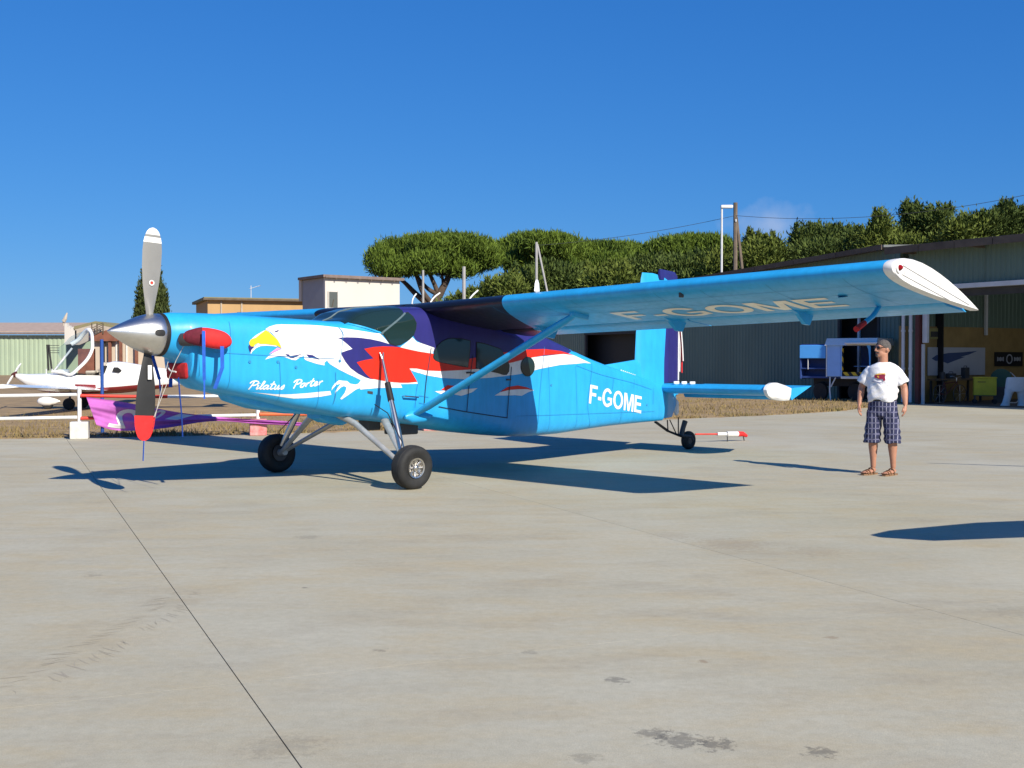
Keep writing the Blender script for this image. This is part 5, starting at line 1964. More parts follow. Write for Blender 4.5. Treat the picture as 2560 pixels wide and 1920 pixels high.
def blade_mesh(r0, r1, up, side_, grow=0.0, face=None):
    """feathered blade: chord fore and aft; up: direction of the blade, side_: direction of its front face"""
    mbx = MB()
    rings_ = []
    for r, c, th in blade_rows(r0, r1, grow):
        tw = radians(10 * (1.28 - r) - 3)
        cd = FW * cos(tw) + side_ * sin(tw)
        nd = side_ * cos(tw) - FW * sin(tw)
        row = []
        prof = ((.5, 0), (.35, .42), (.1, .5), (-.2, .42), (-.5, .04), (-.2, -.1), (.1, -.12), (.35, -.10))
        for (cx, tt) in prof:
            row.append(up * r + cd * (cx * c) + nd * (tt * th * (1.0 if r > .3 else 2.0)))
        rings_.append(row)
    n = 8
    o = 0
    for row in rings_:
        mbx.v += [tuple(p) for p in row]
    for k in range(len(rings_) - 1):
        for i in range(n):
            j = (i + 1) % n
            mbx.f.append((k * n + i, k * n + j, (k + 1) * n + j, (k + 1) * n + i))
            mbx.mi.append(0 if i < 4 else 1)
    mbx.f += [tuple(reversed(range(n))), tuple((len(rings_) - 1) * n + i for i in range(n))]
    mbx.mi += [0, 0]
    return mbx


for (up, sd, low) in ((UPV, Vector((0, 1, 0)), False), (-UPV, Vector((0, -1, 0)), True)):
    b_ = blade_mesh(.17, 1.279, up, sd).build('blade', [M_BLADEF, M_BLADEB], prop, smooth=50)
    if not low:
        blade_mesh(1.195, 1.2795, up, sd, .003).build('tip_band', M_WHITE, prop, smooth=50)
        blade_mesh(1.10, 1.165, up, sd, .003).build('tip_band', M_WHITE, prop, smooth=50)
        mb = MB()
        mb.lathe([(0, .034), (.004, .034)], up * .615 + Vector((0, .021, 0)), (0, 1, 0), 20, True, True)
        e_ = mb.build('blade_emblem', M_WHITE, prop)
        mb = MB()
        mb.lathe([(0, .020), (.004, .018)], up * .615 + Vector((0, .0255, 0)), (0, 1, 0), 16, True, True)
        mb.build('blade_emblem', M_REDP, prop)
    else:
        blade_mesh(.98, 1.279, up, sd, .020).build('blade_sock', M_CLOTHR2, prop, smooth=50)
        mb = MB()
        mb.box(up * .46 + Vector((-.02, .035, 0)), (.05, .006, .17))
        mb.build('blade_sticker', M_WHITE, prop)
mb = MB()
mb.path([-UPV * 1.28, -UPV * 1.4 + Vector((.01, .02, 0)), -UPV * 1.52], .010, 5, squash=(1.6, .4))
mb.build('tie_strap', M_STRAP, prop)
mb = MB()
mb.path([-UPV * 1.0 + Vector((-.10, .03, 0)), Vector((-.25, .20, -.32)), Vector((-.30, .32, -.12))], .004, 4)
mb.path([-UPV * 1.0 + Vector((-.12, .02, 0)), Vector((-.20, .1, -.33))], .004, 4)
mb.build('tie_rope', M_ROPE, prop)

for sg in (1, -1):
    ex = empty('exhaust', (2.45, .30 * sg, 1.90), 0, AC)
    mb = MB()
    mb.path(smooth_path([(.06, 0, -.01), (.0, .10 * sg, -.01), (-.12, .19 * sg, 0), (-.26, .235 * sg, .0)], 5), [.078] * 16, 16)
    mb.build('pipe', M_DGREY, ex, smooth=50)
    mb = MB()
    pth = smooth_path([(.07, .075 * sg, .01), (-.02, .15 * sg, .02), (-.12, .20 * sg, .02), (-.26, .24 * sg, -.005), (-.38, .25 * sg, -.03), (-.46, .25 * sg, -.055)], 5)
    rad = [.050, .062, .074, .082, .088, .094, .10, .105, .109, .112, .114, .116, .117, .118, .118, .117, .115, .112, .108, .102, .094, .084, .070, .054, .036, .012]
    mb.path(pth, [rad[min(k, len(rad) - 1)] * 1.0 for k in range(len(pth))], 18, squash=(.75, 1.0))
    cvr = mb.build('exhaust_cover', [M_CLOTHR2], ex, smooth=60)
    mb = MB()
    k0 = 3
    mb.path(pth[1:10], [rad[k] + .005 for k in range(1, 10)], 18, squash=(.77, 1.0))
    mb.build('cover_collar', mat('maroon_cover_fabric', (0.13, 0.008, 0.022), .85, var=.25, vscale=12, bump=.4, bscale=14), ex, smooth=60)
    for (x0, z0, x1, z1, w, yy) in ((-.05, .09, -.09, -.50, .022, .32), (-.30, -.09, -.235, -.60, .026, .31)):
        mb = MB()
        mb.path([(x0, yy * sg, z0), (x0 + .01, (yy + .02) * sg, z0 * .5 + z1 * .5), (x1, yy * .8 * sg, z1)], w, 6, squash=(1.0, .10), up=(0, 1, 0))
        mb.build('strap', M_STRAP, ex, smooth=60)
    mb = MB()
    mb.path([(-.09, .26 * sg, -.48), (-.10, .24 * sg, -.72)], .010, 5, squash=(1.2, .3), up=(0, 1, 0))
    mb.build('strap', M_STRAP, ex)
plug = empty('intake_plug', (2.412, 0, 1.52), 0, AC)
mb = MB()
mb.bbox((0, 0, -.005), (.05, .50, .20), .03)
mb.build('plug', M_CLOTHR, plug, smooth=60)
mb = MB()
mb.path(smooth_path([(.05, .12, -.09), (.07, .19, -.30), (.075, .24, -.55), (.08, .27, -.80)], 4), .018, 6, squash=(1.0, .12), up=(1, 0, 0))
mb.build('strap', M_STRAP, plug, smooth=60)
mb = MB()
mb.path(smooth_path([(.06, -.12, .06), (.09, -.02, .00), (.07, .10, -.02)], 5), .010, 6)
mb.build('pull_rope', M_WHITE, plug, smooth=60)
# chin fairing and belly box
mb = MB()
mb.rings([[(x, w * math.copysign(abs(cos(q)) ** .6, cos(q)), zc + h * math.copysign(abs(sin(q)) ** .6, sin(q))) for q in [2 * pi * k / 20 for k in range(20)]]
          for x, zc, h, w in ((1.80, 1.235, .02, .14), (1.72, 1.19, .07, .20), (1.4, 1.12, .10, .24), (.9, 1.03, .09, .24), (.55, .97, .05, .2))])
mb.build('oil_cooler_fairing', P_BLUE, AC, smooth=50)
mb = MB()
mb.bbox((-.98, .12, .69), (.36, .34, .20), .02)
mb.build('belly_box', M_DGREY, AC)
mb = MB()
mb.bbox((-.55, -.05, .74), (.22, .24, .16), .02)
mb.build('belly_box', M_DGREY, AC)

# ---- landing gear
def main_wheel(sg):
    w_ = empty('main_wheel', (0.0, 1.56 * sg, .28), 0, AC)
    w_.rotation_euler = (radians(-4) * sg, 0, 0)
    mb = MB()
    mb.lathe([(-.075, .125), (-.10, .17), (-.112, .215), (-.105, .250), (-.080, .272), (-.055, .279), (-.05, .272), (-.045, .280), (0, .283), (.045, .280), (.05, .272), (.055, .279), (.080, .272), (.105, .250), (.112, .215), (.10, .17), (.075, .125)], (0, 0, 0), (0, 1, 0), 48)
    mb.build('tyre', M_RUBBER, w_, smooth=50)
    rim = MB()
    rim.lathe([(.085, .135), (.10, .13), (.095, .112), (.05, .105), (.045, .05)], (0, 0, 0), (0, sg, 0), 36)
    r_ = rim.build('rim', M_STEEL, w_, smooth=40)
    mb = MB()
    mb.lathe([(-.09, .12), (.03, .12)], (0, 0, 0), (0, sg, 0), 24, True, True)
    mb.build('brake_drum', M_DGREY, w_, smooth=40)
    mb = MB()
    for k in range(8):
        a = 2 * pi * k / 8
        mb.path([(.03 * cos(a), .055 * sg, .03 * sin(a)), (.108 * cos(a), .075 * sg, .108 * sin(a))], .011, 6)
    mb.build('spokes', M_STEEL, w_, smooth=40)
    mb = MB()
    mb.lathe([(.03, .048), (.085, .042), (.10, .030), (.105, .012)], (0, 0, 0), (0, sg, 0), 18, True, True)
    mb.build('hub_cap', M_STEEL, w_, smooth=40)
    return w_


for sg in (1, -1):
    main_wheel(sg)
    lg = empty('gear_leg', (0, 0, 0), 0, AC)
    top = Vector((-.227, .645 * sg, 1.71))
    low = Vector((.015, 1.40 * sg, .40))
    d = low - top
    mb = MB()
    mb.path([top + Vector((.03, 0, .03)), top + d * .05], [.012, .02], 8)
    mb.path([top + Vector((-.03, 0, .03)), top + d * .05], [.012, .02], 8)
    mb.path([top + d * .04, top + d * .30], .022, 12)
    mb.build('upper_rod', M_STEEL, lg, smooth=50)
    mb = MB()
    mb.path([top + d * .285, top + d * .46], [.040, .044], 14)
    mb.build('rubber_boot', M_BLACK, lg, smooth=50)
    mb = MB()
    mb.path([top + d * .45, top + d * .66, top + d * .75, top + d * 1.0], [.034, .044, .046, .040], 14)
    mb.build('shock_strut', M_STEEL, lg, smooth=50)
    mb = MB()
    mb.path([Vector((-.42, .45 * sg, .84)), Vector((-.05, 1.38 * sg, .33))], [.045, .035], 10, squash=(1.3, .8))
    mb.build('rear_brace', M_GREYLEG, lg, smooth=50)
    mb = MB()
    mb.path([Vector((.22, .22 * sg, .93)), Vector((.14, .55 * sg, .80)), Vector((.03, 1.40 * sg, .30))], [.045, .042, .032], 10)
    mb.build('front_brace', M_GREYLEG, lg, smooth=50)
    mb = MB()
    mb.path([Vector((0, 1.34 * sg, .31)), Vector((0, 1.58 * sg, .28))], .05, 12)
    mb.build('axle', M_GREYLEG, lg, smooth=50)
    mb = MB()
    mb.path([Vector((.03, 1.37 * sg, .45)), Vector((.05, 1.42 * sg, .60)), Vector((-.05, 1.0 * sg, .95)), Vector((-.1, .66 * sg, 1.05))], .007, 5)
    mb.build('brake_hose', M_BLACK, lg)
mb = MB()
mb.rings([[(x, .16 * math.copysign(abs(cos(q)) ** .5, cos(q)), zc + h * math.copysign(abs(sin(q)) ** .5, sin(q))) for q in [2 * pi * k / 16 for k in range(16)]]
          for x, zc, h in ((.42, .90, .04), (.30, .89, .09), (.02, .85, .10), (-.1, .84, .04))])
mb.build('gear_mount_fairing', P_BLUE, AC, smooth=50)

# ---- wings
P_INK = paint('aircraft_blue_black', (0.007, 0.008, 0.018))
CHD, AL = 1.95, radians(10.9)


def foil(c, up):
    yt = 5 * .14 * (.2969 * sqrt(c) - .126 * c - .3516 * c * c + .2843 * c ** 3 - .1036 * c ** 4)
    cm = .025 * (2 * .4 * c - c * c) / .16 if c < .4 else .025 * (.2 + .8 * c - c * c) / .36
    return (cm + yt if up else cm - yt) * CHD


def wpt(c, t, y):
    z0 = 2.362 + (.0248 * y if y > 0 else -.002 * y)
    return Vector((-1.05 - c * CHD * cos(AL) - t * sin(AL), y, z0 - c * CHD * sin(AL) + t * cos(AL)))


SEC = [(c, False) for c in (.69, .6, .5, .4, .3, .2, .12, .07, .035, .015, .004)] + [(0.0, True)] + [(c, True) for c in (.004, .015, .035, .07, .12, .2, .3, .4, .5, .6, .7, .745)]


def yb(c):
    return 2.12 - 1.05 * min(c, .75)


YT = 7.46
for sg in (1, -1):
    mb = MB()
    rows_ = []
    inb = [0, .25, .5, .75, 1.0]
    out_ = run(0, 1, 9)[1:]
    for u in inb:
        rows_.append([wpt(c, foil(c, up), sg * (.05 + (yb(c) - .05) * u)) for c, up in SEC])
    for u in out_:
        rows_.append([wpt(c, foil(c, up), sg * (yb(c) + (YT - yb(c)) * u)) for c, up in SEC])
    n = len(SEC)
    for r_ in rows_:
        mb.v += [tuple(p) for p in r_]
    for k in range(len(rows_) - 1):
        for i in range(n):
            j = (i + 1) % n
            mb.f.append((k * n + i, k * n + j, (k + 1) * n + j, (k + 1) * n + i))
            mb.mi.append(1 if k < len(inb) - 1 else 0)
    mb.f.append(tuple(reversed(range(n))))
    mb.mi.append(1)
    mb.f.append(tuple((len(rows_) - 1) * n + i for i in range(n)))
    mb.mi.append(0)
    wing = mb.build('wing', [P_BLUE, P_INK], AC, smooth=35)
    if sg > 0:
        port_wing = wing

    # flap and aileron behind the slot
    def trailing(name, y0, y1, split=None):
        mbx = MB()
        pr = [(.715, .35), (.725, .75), (.75, .98), (.82, 1.0), (.90, 1.0), (.97, 1.0), (1.0, 1.0)]
        rr = []
        ys = [y0, y1] if split is None else [y0, split, y1]
        for y in ys:
            row = []
            for c, f in pr:
                a, b = foil(min(c, .999), True), foil(min(c, .999), False)
                m_ = (a + b) / 2
                row.append(wpt(c, m_ + (a - m_) * f - .012, sg * y))
            for c, f in reversed(pr[:-1]):
                a, b = foil(c, True), foil(c, False)
                m_ = (a + b) / 2
                row.append(wpt(c, m_ + (b - m_) * f - .012, sg * y))
            rr.append(row)
        mbx.rings(rr)
        if split is not None:
            nn_ = len(rr[0])
            mbx.mi = [1] * nn_ + [0] * (len(mbx.f) - nn_)
        return mbx.build(name, [P_BLUE, P_INK], AC, smooth=35)

    trailing('flap', .66, 4.05, 1.32)
    trailing('aileron', 4.08, YT - .04)
    # white tip plate
    tipo = MB()
    SEC2 = [(c, False) for c in (1.0, .9, .8, .69, .6, .5, .4, .3, .2, .12, .07, .035, .015, .004)] + [(0.0, True)] + [(c, True) for c in (.004, .015, .035, .07, .12, .2, .3, .4, .5, .6, .7, .8, .9)]
    rr = []
    for y, sc in ((YT + .003, 1.0), (YT + .05, 1.01), (YT + .095, 1.0), (YT + .105, .97)):
        rr.append([wpt(.45 + (c - .45) * sc, (foil(c, up) if c < .999 else 0) * sc, sg * y) for c, up in SEC2])
    tipo.rings(rr)
    tip = tipo.build('wing_tip', P_WHITE, AC, smooth=35)
    yy = sg * (YT + .107)
    for (c0, t0, c1, t1) in ((.10, .055, .86, .0), (.10, -.035, .62, -.055), (.50, -.06, .52, .14), (.12, -.045, .13, .10)):
        a, b = wpt(c0, t0, yy), wpt(c1, t1, yy)
        s = MB()
        s.path([a, b], .005, 4)
        s.build('tip_seam', mat('tip_seam_grey', (0.42, 0.41, 0.40), .6), tip)
    s = MB()
    s.lathe([(0, .055), (.012, .052), (.014, .042)], wpt(.055, .012, yy), (0, sg, 0), 18, True, True)
    lamp = s.build('light_mount', M_WHITE, tip, smooth=40)
    s = MB()
    s.lathe([(.010, .030), (.03, .026), (.045, .012)], wpt(.055, .012, yy), (0, sg, 0), 14, True, True)
    s.build('navigation_light', mat('red_lens', (0.30, 0.005, 0.005), .1) if sg > 0 else mat('green_lens', (0.005, 0.2, 0.03), .1), tip, smooth=40)
    # hinge brackets under the wing
    for y in (1.60, 3.87, 5.72):
        s = MB()
        p = [wpt(.56, foil(.56, False) + .01, sg * y), wpt(.66, foil(.66, False) - .03, sg * y), wpt(.75, foil(.75, False) - .13, sg * y), wpt(.80, foil(.8, False) - .13, sg * y), wpt(.83, foil(.83, False) + .01, sg * y)]
        s.prism([q - Vector((0, .025, 0)) for q in p], (0, .05, 0))
        s.build('hinge_bracket', P_BLUE, wing)
    # balance arm with a red end
    s = MB()
    a, m_, b = wpt(.69, foil(.69, False), sg * 6.72), Vector((-2.22, sg * 6.72, 2.12)), Vector((-1.87, sg * 6.72, 1.973))
    s.path([a, m_, m_.lerp(b, .55)], .028, 8)
    arm = s.build('balance_arm', P_BLUE, wing, smooth=40)
    s = MB()
    s.path([m_.lerp(b, .5), b], [.030, .034], 8)
    s.build('balance_weight', M_CLOTHR, wing, smooth=40)
    # lift strut
    s = MB()
    a, b = Vector((-.81, .62 * sg, .885)), wpt(.30, foil(.30, False) + .01, sg * 2.95)
    s.path([a, a.lerp(b, .08), a.lerp(b, .92), b], [.055, .085, .085, .06], 14, squash=(.48, 1.0), up=(1, 0, 0))
    st = s.build('lift_strut', P_BLUE, AC, smooth=50)
    s = MB()
    s.bbox(b + Vector((-.02, 0, -.02)), (.30, .10, .10), .03, Matrix.Rotation(-AL, 3, 'Y'))
    s.build('strut_fitting', P_BLUE, st, smooth=40)
    s = MB()
    s.rings([[(x, (.60 + .07 * r * cos(q)) * sg, .86 + .09 * r * sin(q)) for q in [2 * pi * k / 12 for k in range(12)]] for x, r in ((-.66, .3), (-.76, 1), (-.98, 1), (-1.14, .35))])
    s.build('strut_fairing', P_BLUE, st, smooth=50)
    s = MB()
    s.lathe([(0, .055), (.006, .05)], wpt(.33, foil(.33, False) - .003, sg * 6.68), (sin(AL) * -1, 0, -cos(AL)), 18, True, True)
    s.build('inspection_cover', M_LINE2, wing)
    s = MB()
    s.bbox(wpt(.06, foil(.06, False) - .01, sg * 4.95), (.07, .03, .06), .01)
    s.build('stall_vane', M_DGREY, wing)

for y in (1.9, 2.75, 3.3, 4.6, 5.25, 6.1, 7.0):
    s = MB()
    ra, rb = [], []
    for k in range(13):
        cc = .03 + .65 * k / 12
        p_ = wpt(cc, foil(cc, False), y) + Vector((sin(AL), 0, -cos(AL))) * .0022
        ra.append(p_ + Vector((0, -.003, 0)))
        rb.append(p_ + Vector((0, .003, 0)))
    s.rings([ra, rb], False, False, loop=False)
    s.build('panel_seam', M_LINE2, port_wing, fix=False)
for cc in (.14, .30):
    s = MB()
    ra, rb = [], []
    for k in range(12):
        y = 2.2 + 5.2 * k / 11
        ra.append(wpt(cc - .0016, foil(cc, False), y) + Vector((sin(AL), 0, -cos(AL))) * .0026)
        rb.append(wpt(cc + .0016, foil(cc, False), y) + Vector((sin(AL), 0, -cos(AL))) * .0026)
    s.rings([ra, rb], False, False, loop=False)
    s.build('panel_seam', M_LINE2, port_wing, fix=False)

# registration under the port wing

def under(a, b):
    c = .60 - .27 * b
    y = 3.42 + 3.05 * a
    p = wpt(c, foil(c, False), y)
    return p + Vector((sin(AL), 0, -cos(AL))) * .004


block_text('F-GOME', 'registration_letter', under, P_CREAM, port_wing, .05)

# flap: small warning print in pale letters (two short broken lines)
# roof aerials
for (a, b, r) in (((-1.273, 0, 2.40), (-1.36, 0, 2.60), .010), ((-1.59, 0, 2.42), (-1.81, 0, 2.63), .012), ((-2.30, 0, 2.42), (-2.57, 0, 2.70), .012)):
    s = MB()
    mid = Vector(a).lerp(Vector(b), .5) + Vector((.02, 0, .02))
    s.path(smooth_path([a, mid, b], 4), [r * 1.6] + [r] * 8, 6)
    s.build('aerial', M_WHITE, AC, smooth=40)
s = MB()
s.rings([[wpt(.12, .17, 2.5) + Vector((.05 * w * cos(q), .008 * sin(q), z)) for q in [2 * pi * k / 10 for k in range(10)]] for z, w in ((-.02, 1.0), (.08, .8), (.13, .4))])
s.build('blade_aerial', M_WHITE, AC, smooth=40)

# ---- tail
mb = MB()
rows_ = []
for z, xl, xt, hw in ((1.18, -6.2, -6.955, .125), (1.45, -6.25, -6.98, .10), (1.646, -6.27, -7.0, .085), (2.12, -6.30, -7.055, .07), (2.7, -6.38, -7.125, .055), (3.05, -6.425, -7.165, .045), (3.13, -6.45, -7.0, .03), (3.17, -6.46, -6.75, .015)):
    row = []
    for (c, t) in ((0, 0), (.05, .45), (.15, .75), (.35, 1), (.65, .95), (1, .8)):
        row.append((xl + (xt - xl) * c, hw * t, z))
    for (c, t) in ((1, .8), (.65, .95), (.35, 1), (.15, .75), (.05, .45)):
        row.append((xl + (xt - xl) * c, -hw * t, z))
    rows_.append(row)
mb.rings(rows_)
fin = mb.build('tail_fin', P_BLUE, AC, smooth=40)
mb = MB()
mb.rings([[(x, hw * t, zb + (zt - zb) * s_) for t, s_ in ((1, 0), (.8, .6), (.25, .97), (-.25, .97), (-.8, .6), (-1, 0))] for x, zb, zt, hw in ((-5.36, 1.50, 1.545, .02), (-5.7, 1.40, 1.585, .075), (-6.0, 1.34, 1.62, .095), (-6.34, 1.28, 1.66, .10))])
mb.build('dorsal_fillet', P_BLUE, fin, smooth=40)
mb = MB()
mb.lathe([(0, .062), (.003, .060)], (-6.62, .083, 1.52), (0, 1, 0), 24, True, True)
mb.build('fin_hatch', M_LINE2, fin)
# two short rows of small worn pale print below the fillet
for row, (z0, z1, hh, m_) in enumerate(((1.50, 1.455, .05, P_WHITE),)):
    for k in range(8):
        t = k / 7
        x = -5.79 - .36 * t
        z = 1.435 - .085 * t
        s = MB()
        s.box((x, side_y(x, z) * 0 + .099, z + .018), (.032, .004, .040))
        s.build('worn_print', m_, fin)

DEL = radians(19)
rud = empty('rudder', (-7.03, 0, 0), DEL, AC)


def rud_rows(lst):
    out = []
    for z, x0, x1, hw in lst:
        row = [(x0 + (x1 - x0) * c, hw * t, z) for c, t in ((0, .6), (.06, .95), (.3, .8), (1, .08))]
        row += [(x0 + (x1 - x0) * c, -hw * t, z) for c, t in ((1, .08), (.3, .8), (.06, .95), (0, .6))]
        out.append(row)
    return out


mb = MB()
mb.rings(rud_rows([(1.235, .05, -.84, .075), (2.16, -.05, -.86, .06), (3.04, -.135, -.84, .04), (3.07, .16, -.84, .038), (3.19, .17, -.80, .03), (3.25, .16, -.66, .015)]))
mb.build('rudder_upper', P_NAVY, rud, smooth=40)
mb = MB()
mb.rings(rud_rows([(.60, .04, -.52, .07), (.80, .05, -.72, .08), (1.10, .06, -.78, .085)]))
mb.build('rudder_lower', P_BLUE, rud, smooth=40)
mb = MB()
mb.rings(rud_rows([(1.26, -.845, -.925, .012), (2.3, -.865, -.945, .011)]))
mb.build('trim_tab', P_WHITE, rud, smooth=40)
mb = MB()
mb.path([(-.76, 0, .62), (-.78, 0, .66), (-.78, 0, .86), (-.76, 0, .90)], [.02, .045, .045, .02], 12)
mb.build('tail_light', M_WHITE, rud, smooth=50)
for k, (dx, z1, m_) in enumerate(((-.97, 1.42, M_WHITE), (-1.01, 1.40, M_CLOTHR2), (-.99, 1.62, M_WHITE))):
    s = MB()
    s.path(smooth_path([(-.93, .02 * k, 2.2), (dx - .015, .02 * k, 1.9), (dx, .03 * k, z1)], 5), .028, 6, squash=(1, .1), up=(0, 1, 0))
    s.build('lock_ribbon', m_, rud, smooth=40)



TI = radians(4.5)


def tpt(c_, t_, y):
    """point of the stabiliser: c_ metres behind its nose, t_ metres above its chord line"""
    return (-6.86 - c_ * cos(TI) - t_ * sin(TI), y, 1.15 - c_ * sin(TI) + t_ * cos(TI))


for sg in (1, -1):
    mb = MB()
    rows_ = []
    TPF = ((1, .28), (.7, .42), (.4, .52), (.2, .48), (.08, .34), (.02, .16), (0, 0), (.02, -.16), (.08, -.34), (.2, -.48), (.4, -.52), (.7, -.42), (1, -.28))
    for y in (.06, 2.24):
        rows_.append([tpt(.62 * c_, .17 * t_, y * sg) for c_, t_ in TPF])
    mb.rings(rows_)
    tp = mb.build('tailplane', P_BLUE, AC, smooth=40)
    mb = MB()
    rows_ = []
    for y, k in ((2.243, 1.0), (2.27, 1.16), (2.33, 1.14), (2.36, .9)):
        rows_.append([tpt(.31 - (.31 - .66 * c_) * k, .19 * t_ * k, y * sg) for c_, t_ in ((1, .30), (.7, .50), (.4, .62), (.2, .56), (.08, .38), (.02, .18), (0, 0), (.02, -.2), (.08, -.42), (.2, -.60), (.4, -.70), (.7, -.70), (.9, -.62), (1, -.2))])
    mb.rings(rows_)
    mb.build('tailplane_tip', P_WHITE, tp, smooth=40)
    mb = MB()
    rows_ = []
    EU = radians(11)
    hx_, _, hz_ = tpt(.68, -.02, 0)
    for y in (.12, 2.35):
        row = []
        for c_, t_ in ((0, .09), (.12, .085), (.5, .045), (1, .005), (.5, -.05), (.12, -.09), (.0, -.11), (-.06, -.06), (-.06, .04)):
            row.append((hx_ - .62 * c_ * cos(EU), y * sg, hz_ + .62 * c_ * sin(EU) + t_))
        rows_.append(row)
    mb.rings(rows_)
    el = mb.build('elevator', P_BLUE, tp, smooth=40)
    for y in (.35, .52, .7):
        s = MB()
        s.bbox(tpt(.12, .10, y * sg), (.14, .03, .05), .01)
        s.build('hinge_fitting', P_WHITE, tp)
# tail wheel
tw = empty('tail_wheel', (-7.80, 0.02, 0), 0, AC)
mb = MB()
mb.path([(.95, -.02, .535), (.60, -.02, .36), (.22, -.02, .25)], [.03, .03, .035], 8, squash=(1.4, .6))
mb.build('leaf_spring', M_BLACK, tw, smooth=40)
mb = MB()
mb.path([(.62, -.02, .56), (.60, -.02, .35)], .012, 6)
mb.path([(.55, -.02, .56), (.36, -.02, .30)], .010, 6)
mb.path([(.30, -.02, .60), (.30, -.02, .28)], .012, 6)
mb.build('steering_rods', M_BLACK, tw)
mb = MB()
mb.path([(.22, -.02, .24), (.16, -.02, .40), (.10, -.02, .52)], [.05, .045, .05], 10)
mb.path([(.20, -.02, .26), (.05, .085, .24), (.0, .09, .17)], [.035, .025, .022], 8)
mb.path([(.20, -.02, .26), (.05, -.125, .24), (.0, -.13, .17)], [.035, .025, .022], 8)
mb.build('fork', M_DGREY, tw, smooth=40)
mb = MB()
mb.lathe([(-.05, .07), (-.065, .12), (-.05, .155), (-.02, .168), (.02, .168), (.05, .155), (.065, .12), (.05, .07)], (0, -.02, .168), (0, 1, 0), 30)
mb.build('tyre', M_RUBBER, tw, smooth=50)
mb = MB()
mb.lathe([(-.045, .07), (.045, .07)], (0, -.02, .168), (0, 1, 0), 18, True, True)
mb.build('rim', M_DGREY, tw, smooth=40)

# tow bar resting behind the tail wheel
t0, t1 = Vector((3.62, 23.0, .17)), Vector((4.75, 23.55, .14))
tb = empty('tow_bar', (t0.x, t0.y, 0))
d = t1 - t0


def tbp(t, dz=0):
    q_ = t0 + d * t - Vector((t0.x, t0.y, 0))
    q_.z += dz
    return q_


mb = MB()
mb.path([tbp(0), tbp(.52)], .016, 8)
mb.build('red_rod', M_REDP, tb, smooth=40)
for (a, b, r) in ((.42, .60, .035), (.61, .82, .052)):
    s = MB()
    s.path([tbp(a), tbp(b)], r, 12)
    s.build('white_sleeve', M_WHITE, tb, smooth=40)
s = MB()
s.path([tbp(.82), tbp(.92), tbp(1.0, -.04)], [.052, .05, .03], 12)
s.build('red_end', M_CLOTHR2, tb, smooth=40)
s = MB()
s.path([tbp(.93, -.03), tbp(.95, -.135)], .012, 6)
s.build('foot', M_DGREY, tb)
s = MB()
s.path([tbp(.62, -.03), tbp(.62, -.16)], .012, 6)
s.build('foot', M_DGREY, tb)
tag(tb, 'red and white tow bar lying behind the tail wheel', 'tow bar')

# ================================================================ THE PERSON
M_SKIN = mat('skin', (0.42, 0.20, 0.125), 0.55, var=0.10, vscale=9, bump=0.1, bscale=40)
M_SHIRT = mat('white_cotton', (0.80, 0.79, 0.80), 0.9, var=0.03, vscale=6, bump=1.0, bscale=7)
M_HAIR = mat('grey_hair', (0.055, 0.045, 0.04), 0.8, vscale=60, col2=(0.14, 0.125, 0.115), bump=0.8, bscale=90)
M_SANDAL = mat('tan_sandal', (0.22, 0.12, 0.06), 0.7, var=0.2, vscale=10)


def plaid_material():
    m = bpy.data.materials.new('striped_shorts_cloth')
    m.use_nodes = True
    nt = m.node_tree
    b = nt.nodes['Principled BSDF']
    b.inputs['Roughness'].default_value = 0.9
    tc = nt.nodes.new('ShaderNodeTexCoord')

    def bands(direction, scale, thr, dist):
        w = nt.nodes.new('ShaderNodeTexWave')
        w.bands_direction = direction
        w.inputs['Scale'].default_value = scale
        w.inputs['Distortion'].default_value = dist
        w.inputs['Detail'].default_value = 1
        w.inputs['Detail Scale'].default_value = 1.5
        nt.links.new(tc.outputs['Object'], w.inputs['Vector'])
        r = nt.nodes.new('ShaderNodeValToRGB')
        r.color_ramp.elements[0].position = thr
        r.color_ramp.elements[1].position = thr + .12
        nt.links.new(w.outputs['Fac'], r.inputs['Fac'])
        return r.outputs['Color']
    a, c, d = bands('X', 7.0, .88, .5), bands('Z', 4.0, .84, .3), bands('Y', 8.0, .86, .5)
    mx = nt.nodes.new('ShaderNodeMix')
    mx.data_type = 'RGBA'
    mx.inputs[6].default_value = (0.020, 0.024, 0.070, 1)
    mx.inputs[7].default_value = (0.34, 0.34, 0.42, 1)
    nt.links.new(a, mx.inputs[0])
    m2_ = nt.nodes.new('ShaderNodeMix')
    m2_.data_type = 'RGBA'
    m2_.inputs[7].default_value = (0.13, 0.13, 0.22, 1)
    nt.links.new(c, m2_.inputs[0])
    nt.links.new(mx.outputs[2], m2_.inputs[6])
    nt.links.new(m2_.outputs[2], b.inputs['Base Color'])
    nz = nt.nodes.new('ShaderNodeTexNoise')
    nz.inputs['Scale'].default_value = 9
    nt.links.new(tc.outputs['Object'], nz.inputs['Vector'])
    bp = nt.nodes.new('ShaderNodeBump')
    bp.inputs['Strength'].default_value = .8
    bp.inputs['Distance'].default_value = .03
    nt.links.new(nz.outputs['Fac'], bp.inputs['Height'])
    nt.links.new(bp.outputs[0], b.inputs['Normal'])
    return m


M_PLAID = plaid_material()


def ell(mbx, c, r, n=16, R=None):
    rows_ = []
    for i in range(1, n):
        a = pi * i / n
        row = []
        for k in range(n * 2):
            q = pi * k / n
            v = Vector((r[0] * sin(a) * cos(q), r[1] * sin(a) * sin(q), r[2] * cos(a)))
            row.append((R @ v if R is not None else v) + Vector(c))
        rows_.append(row)
    mbx.rings(rows_)


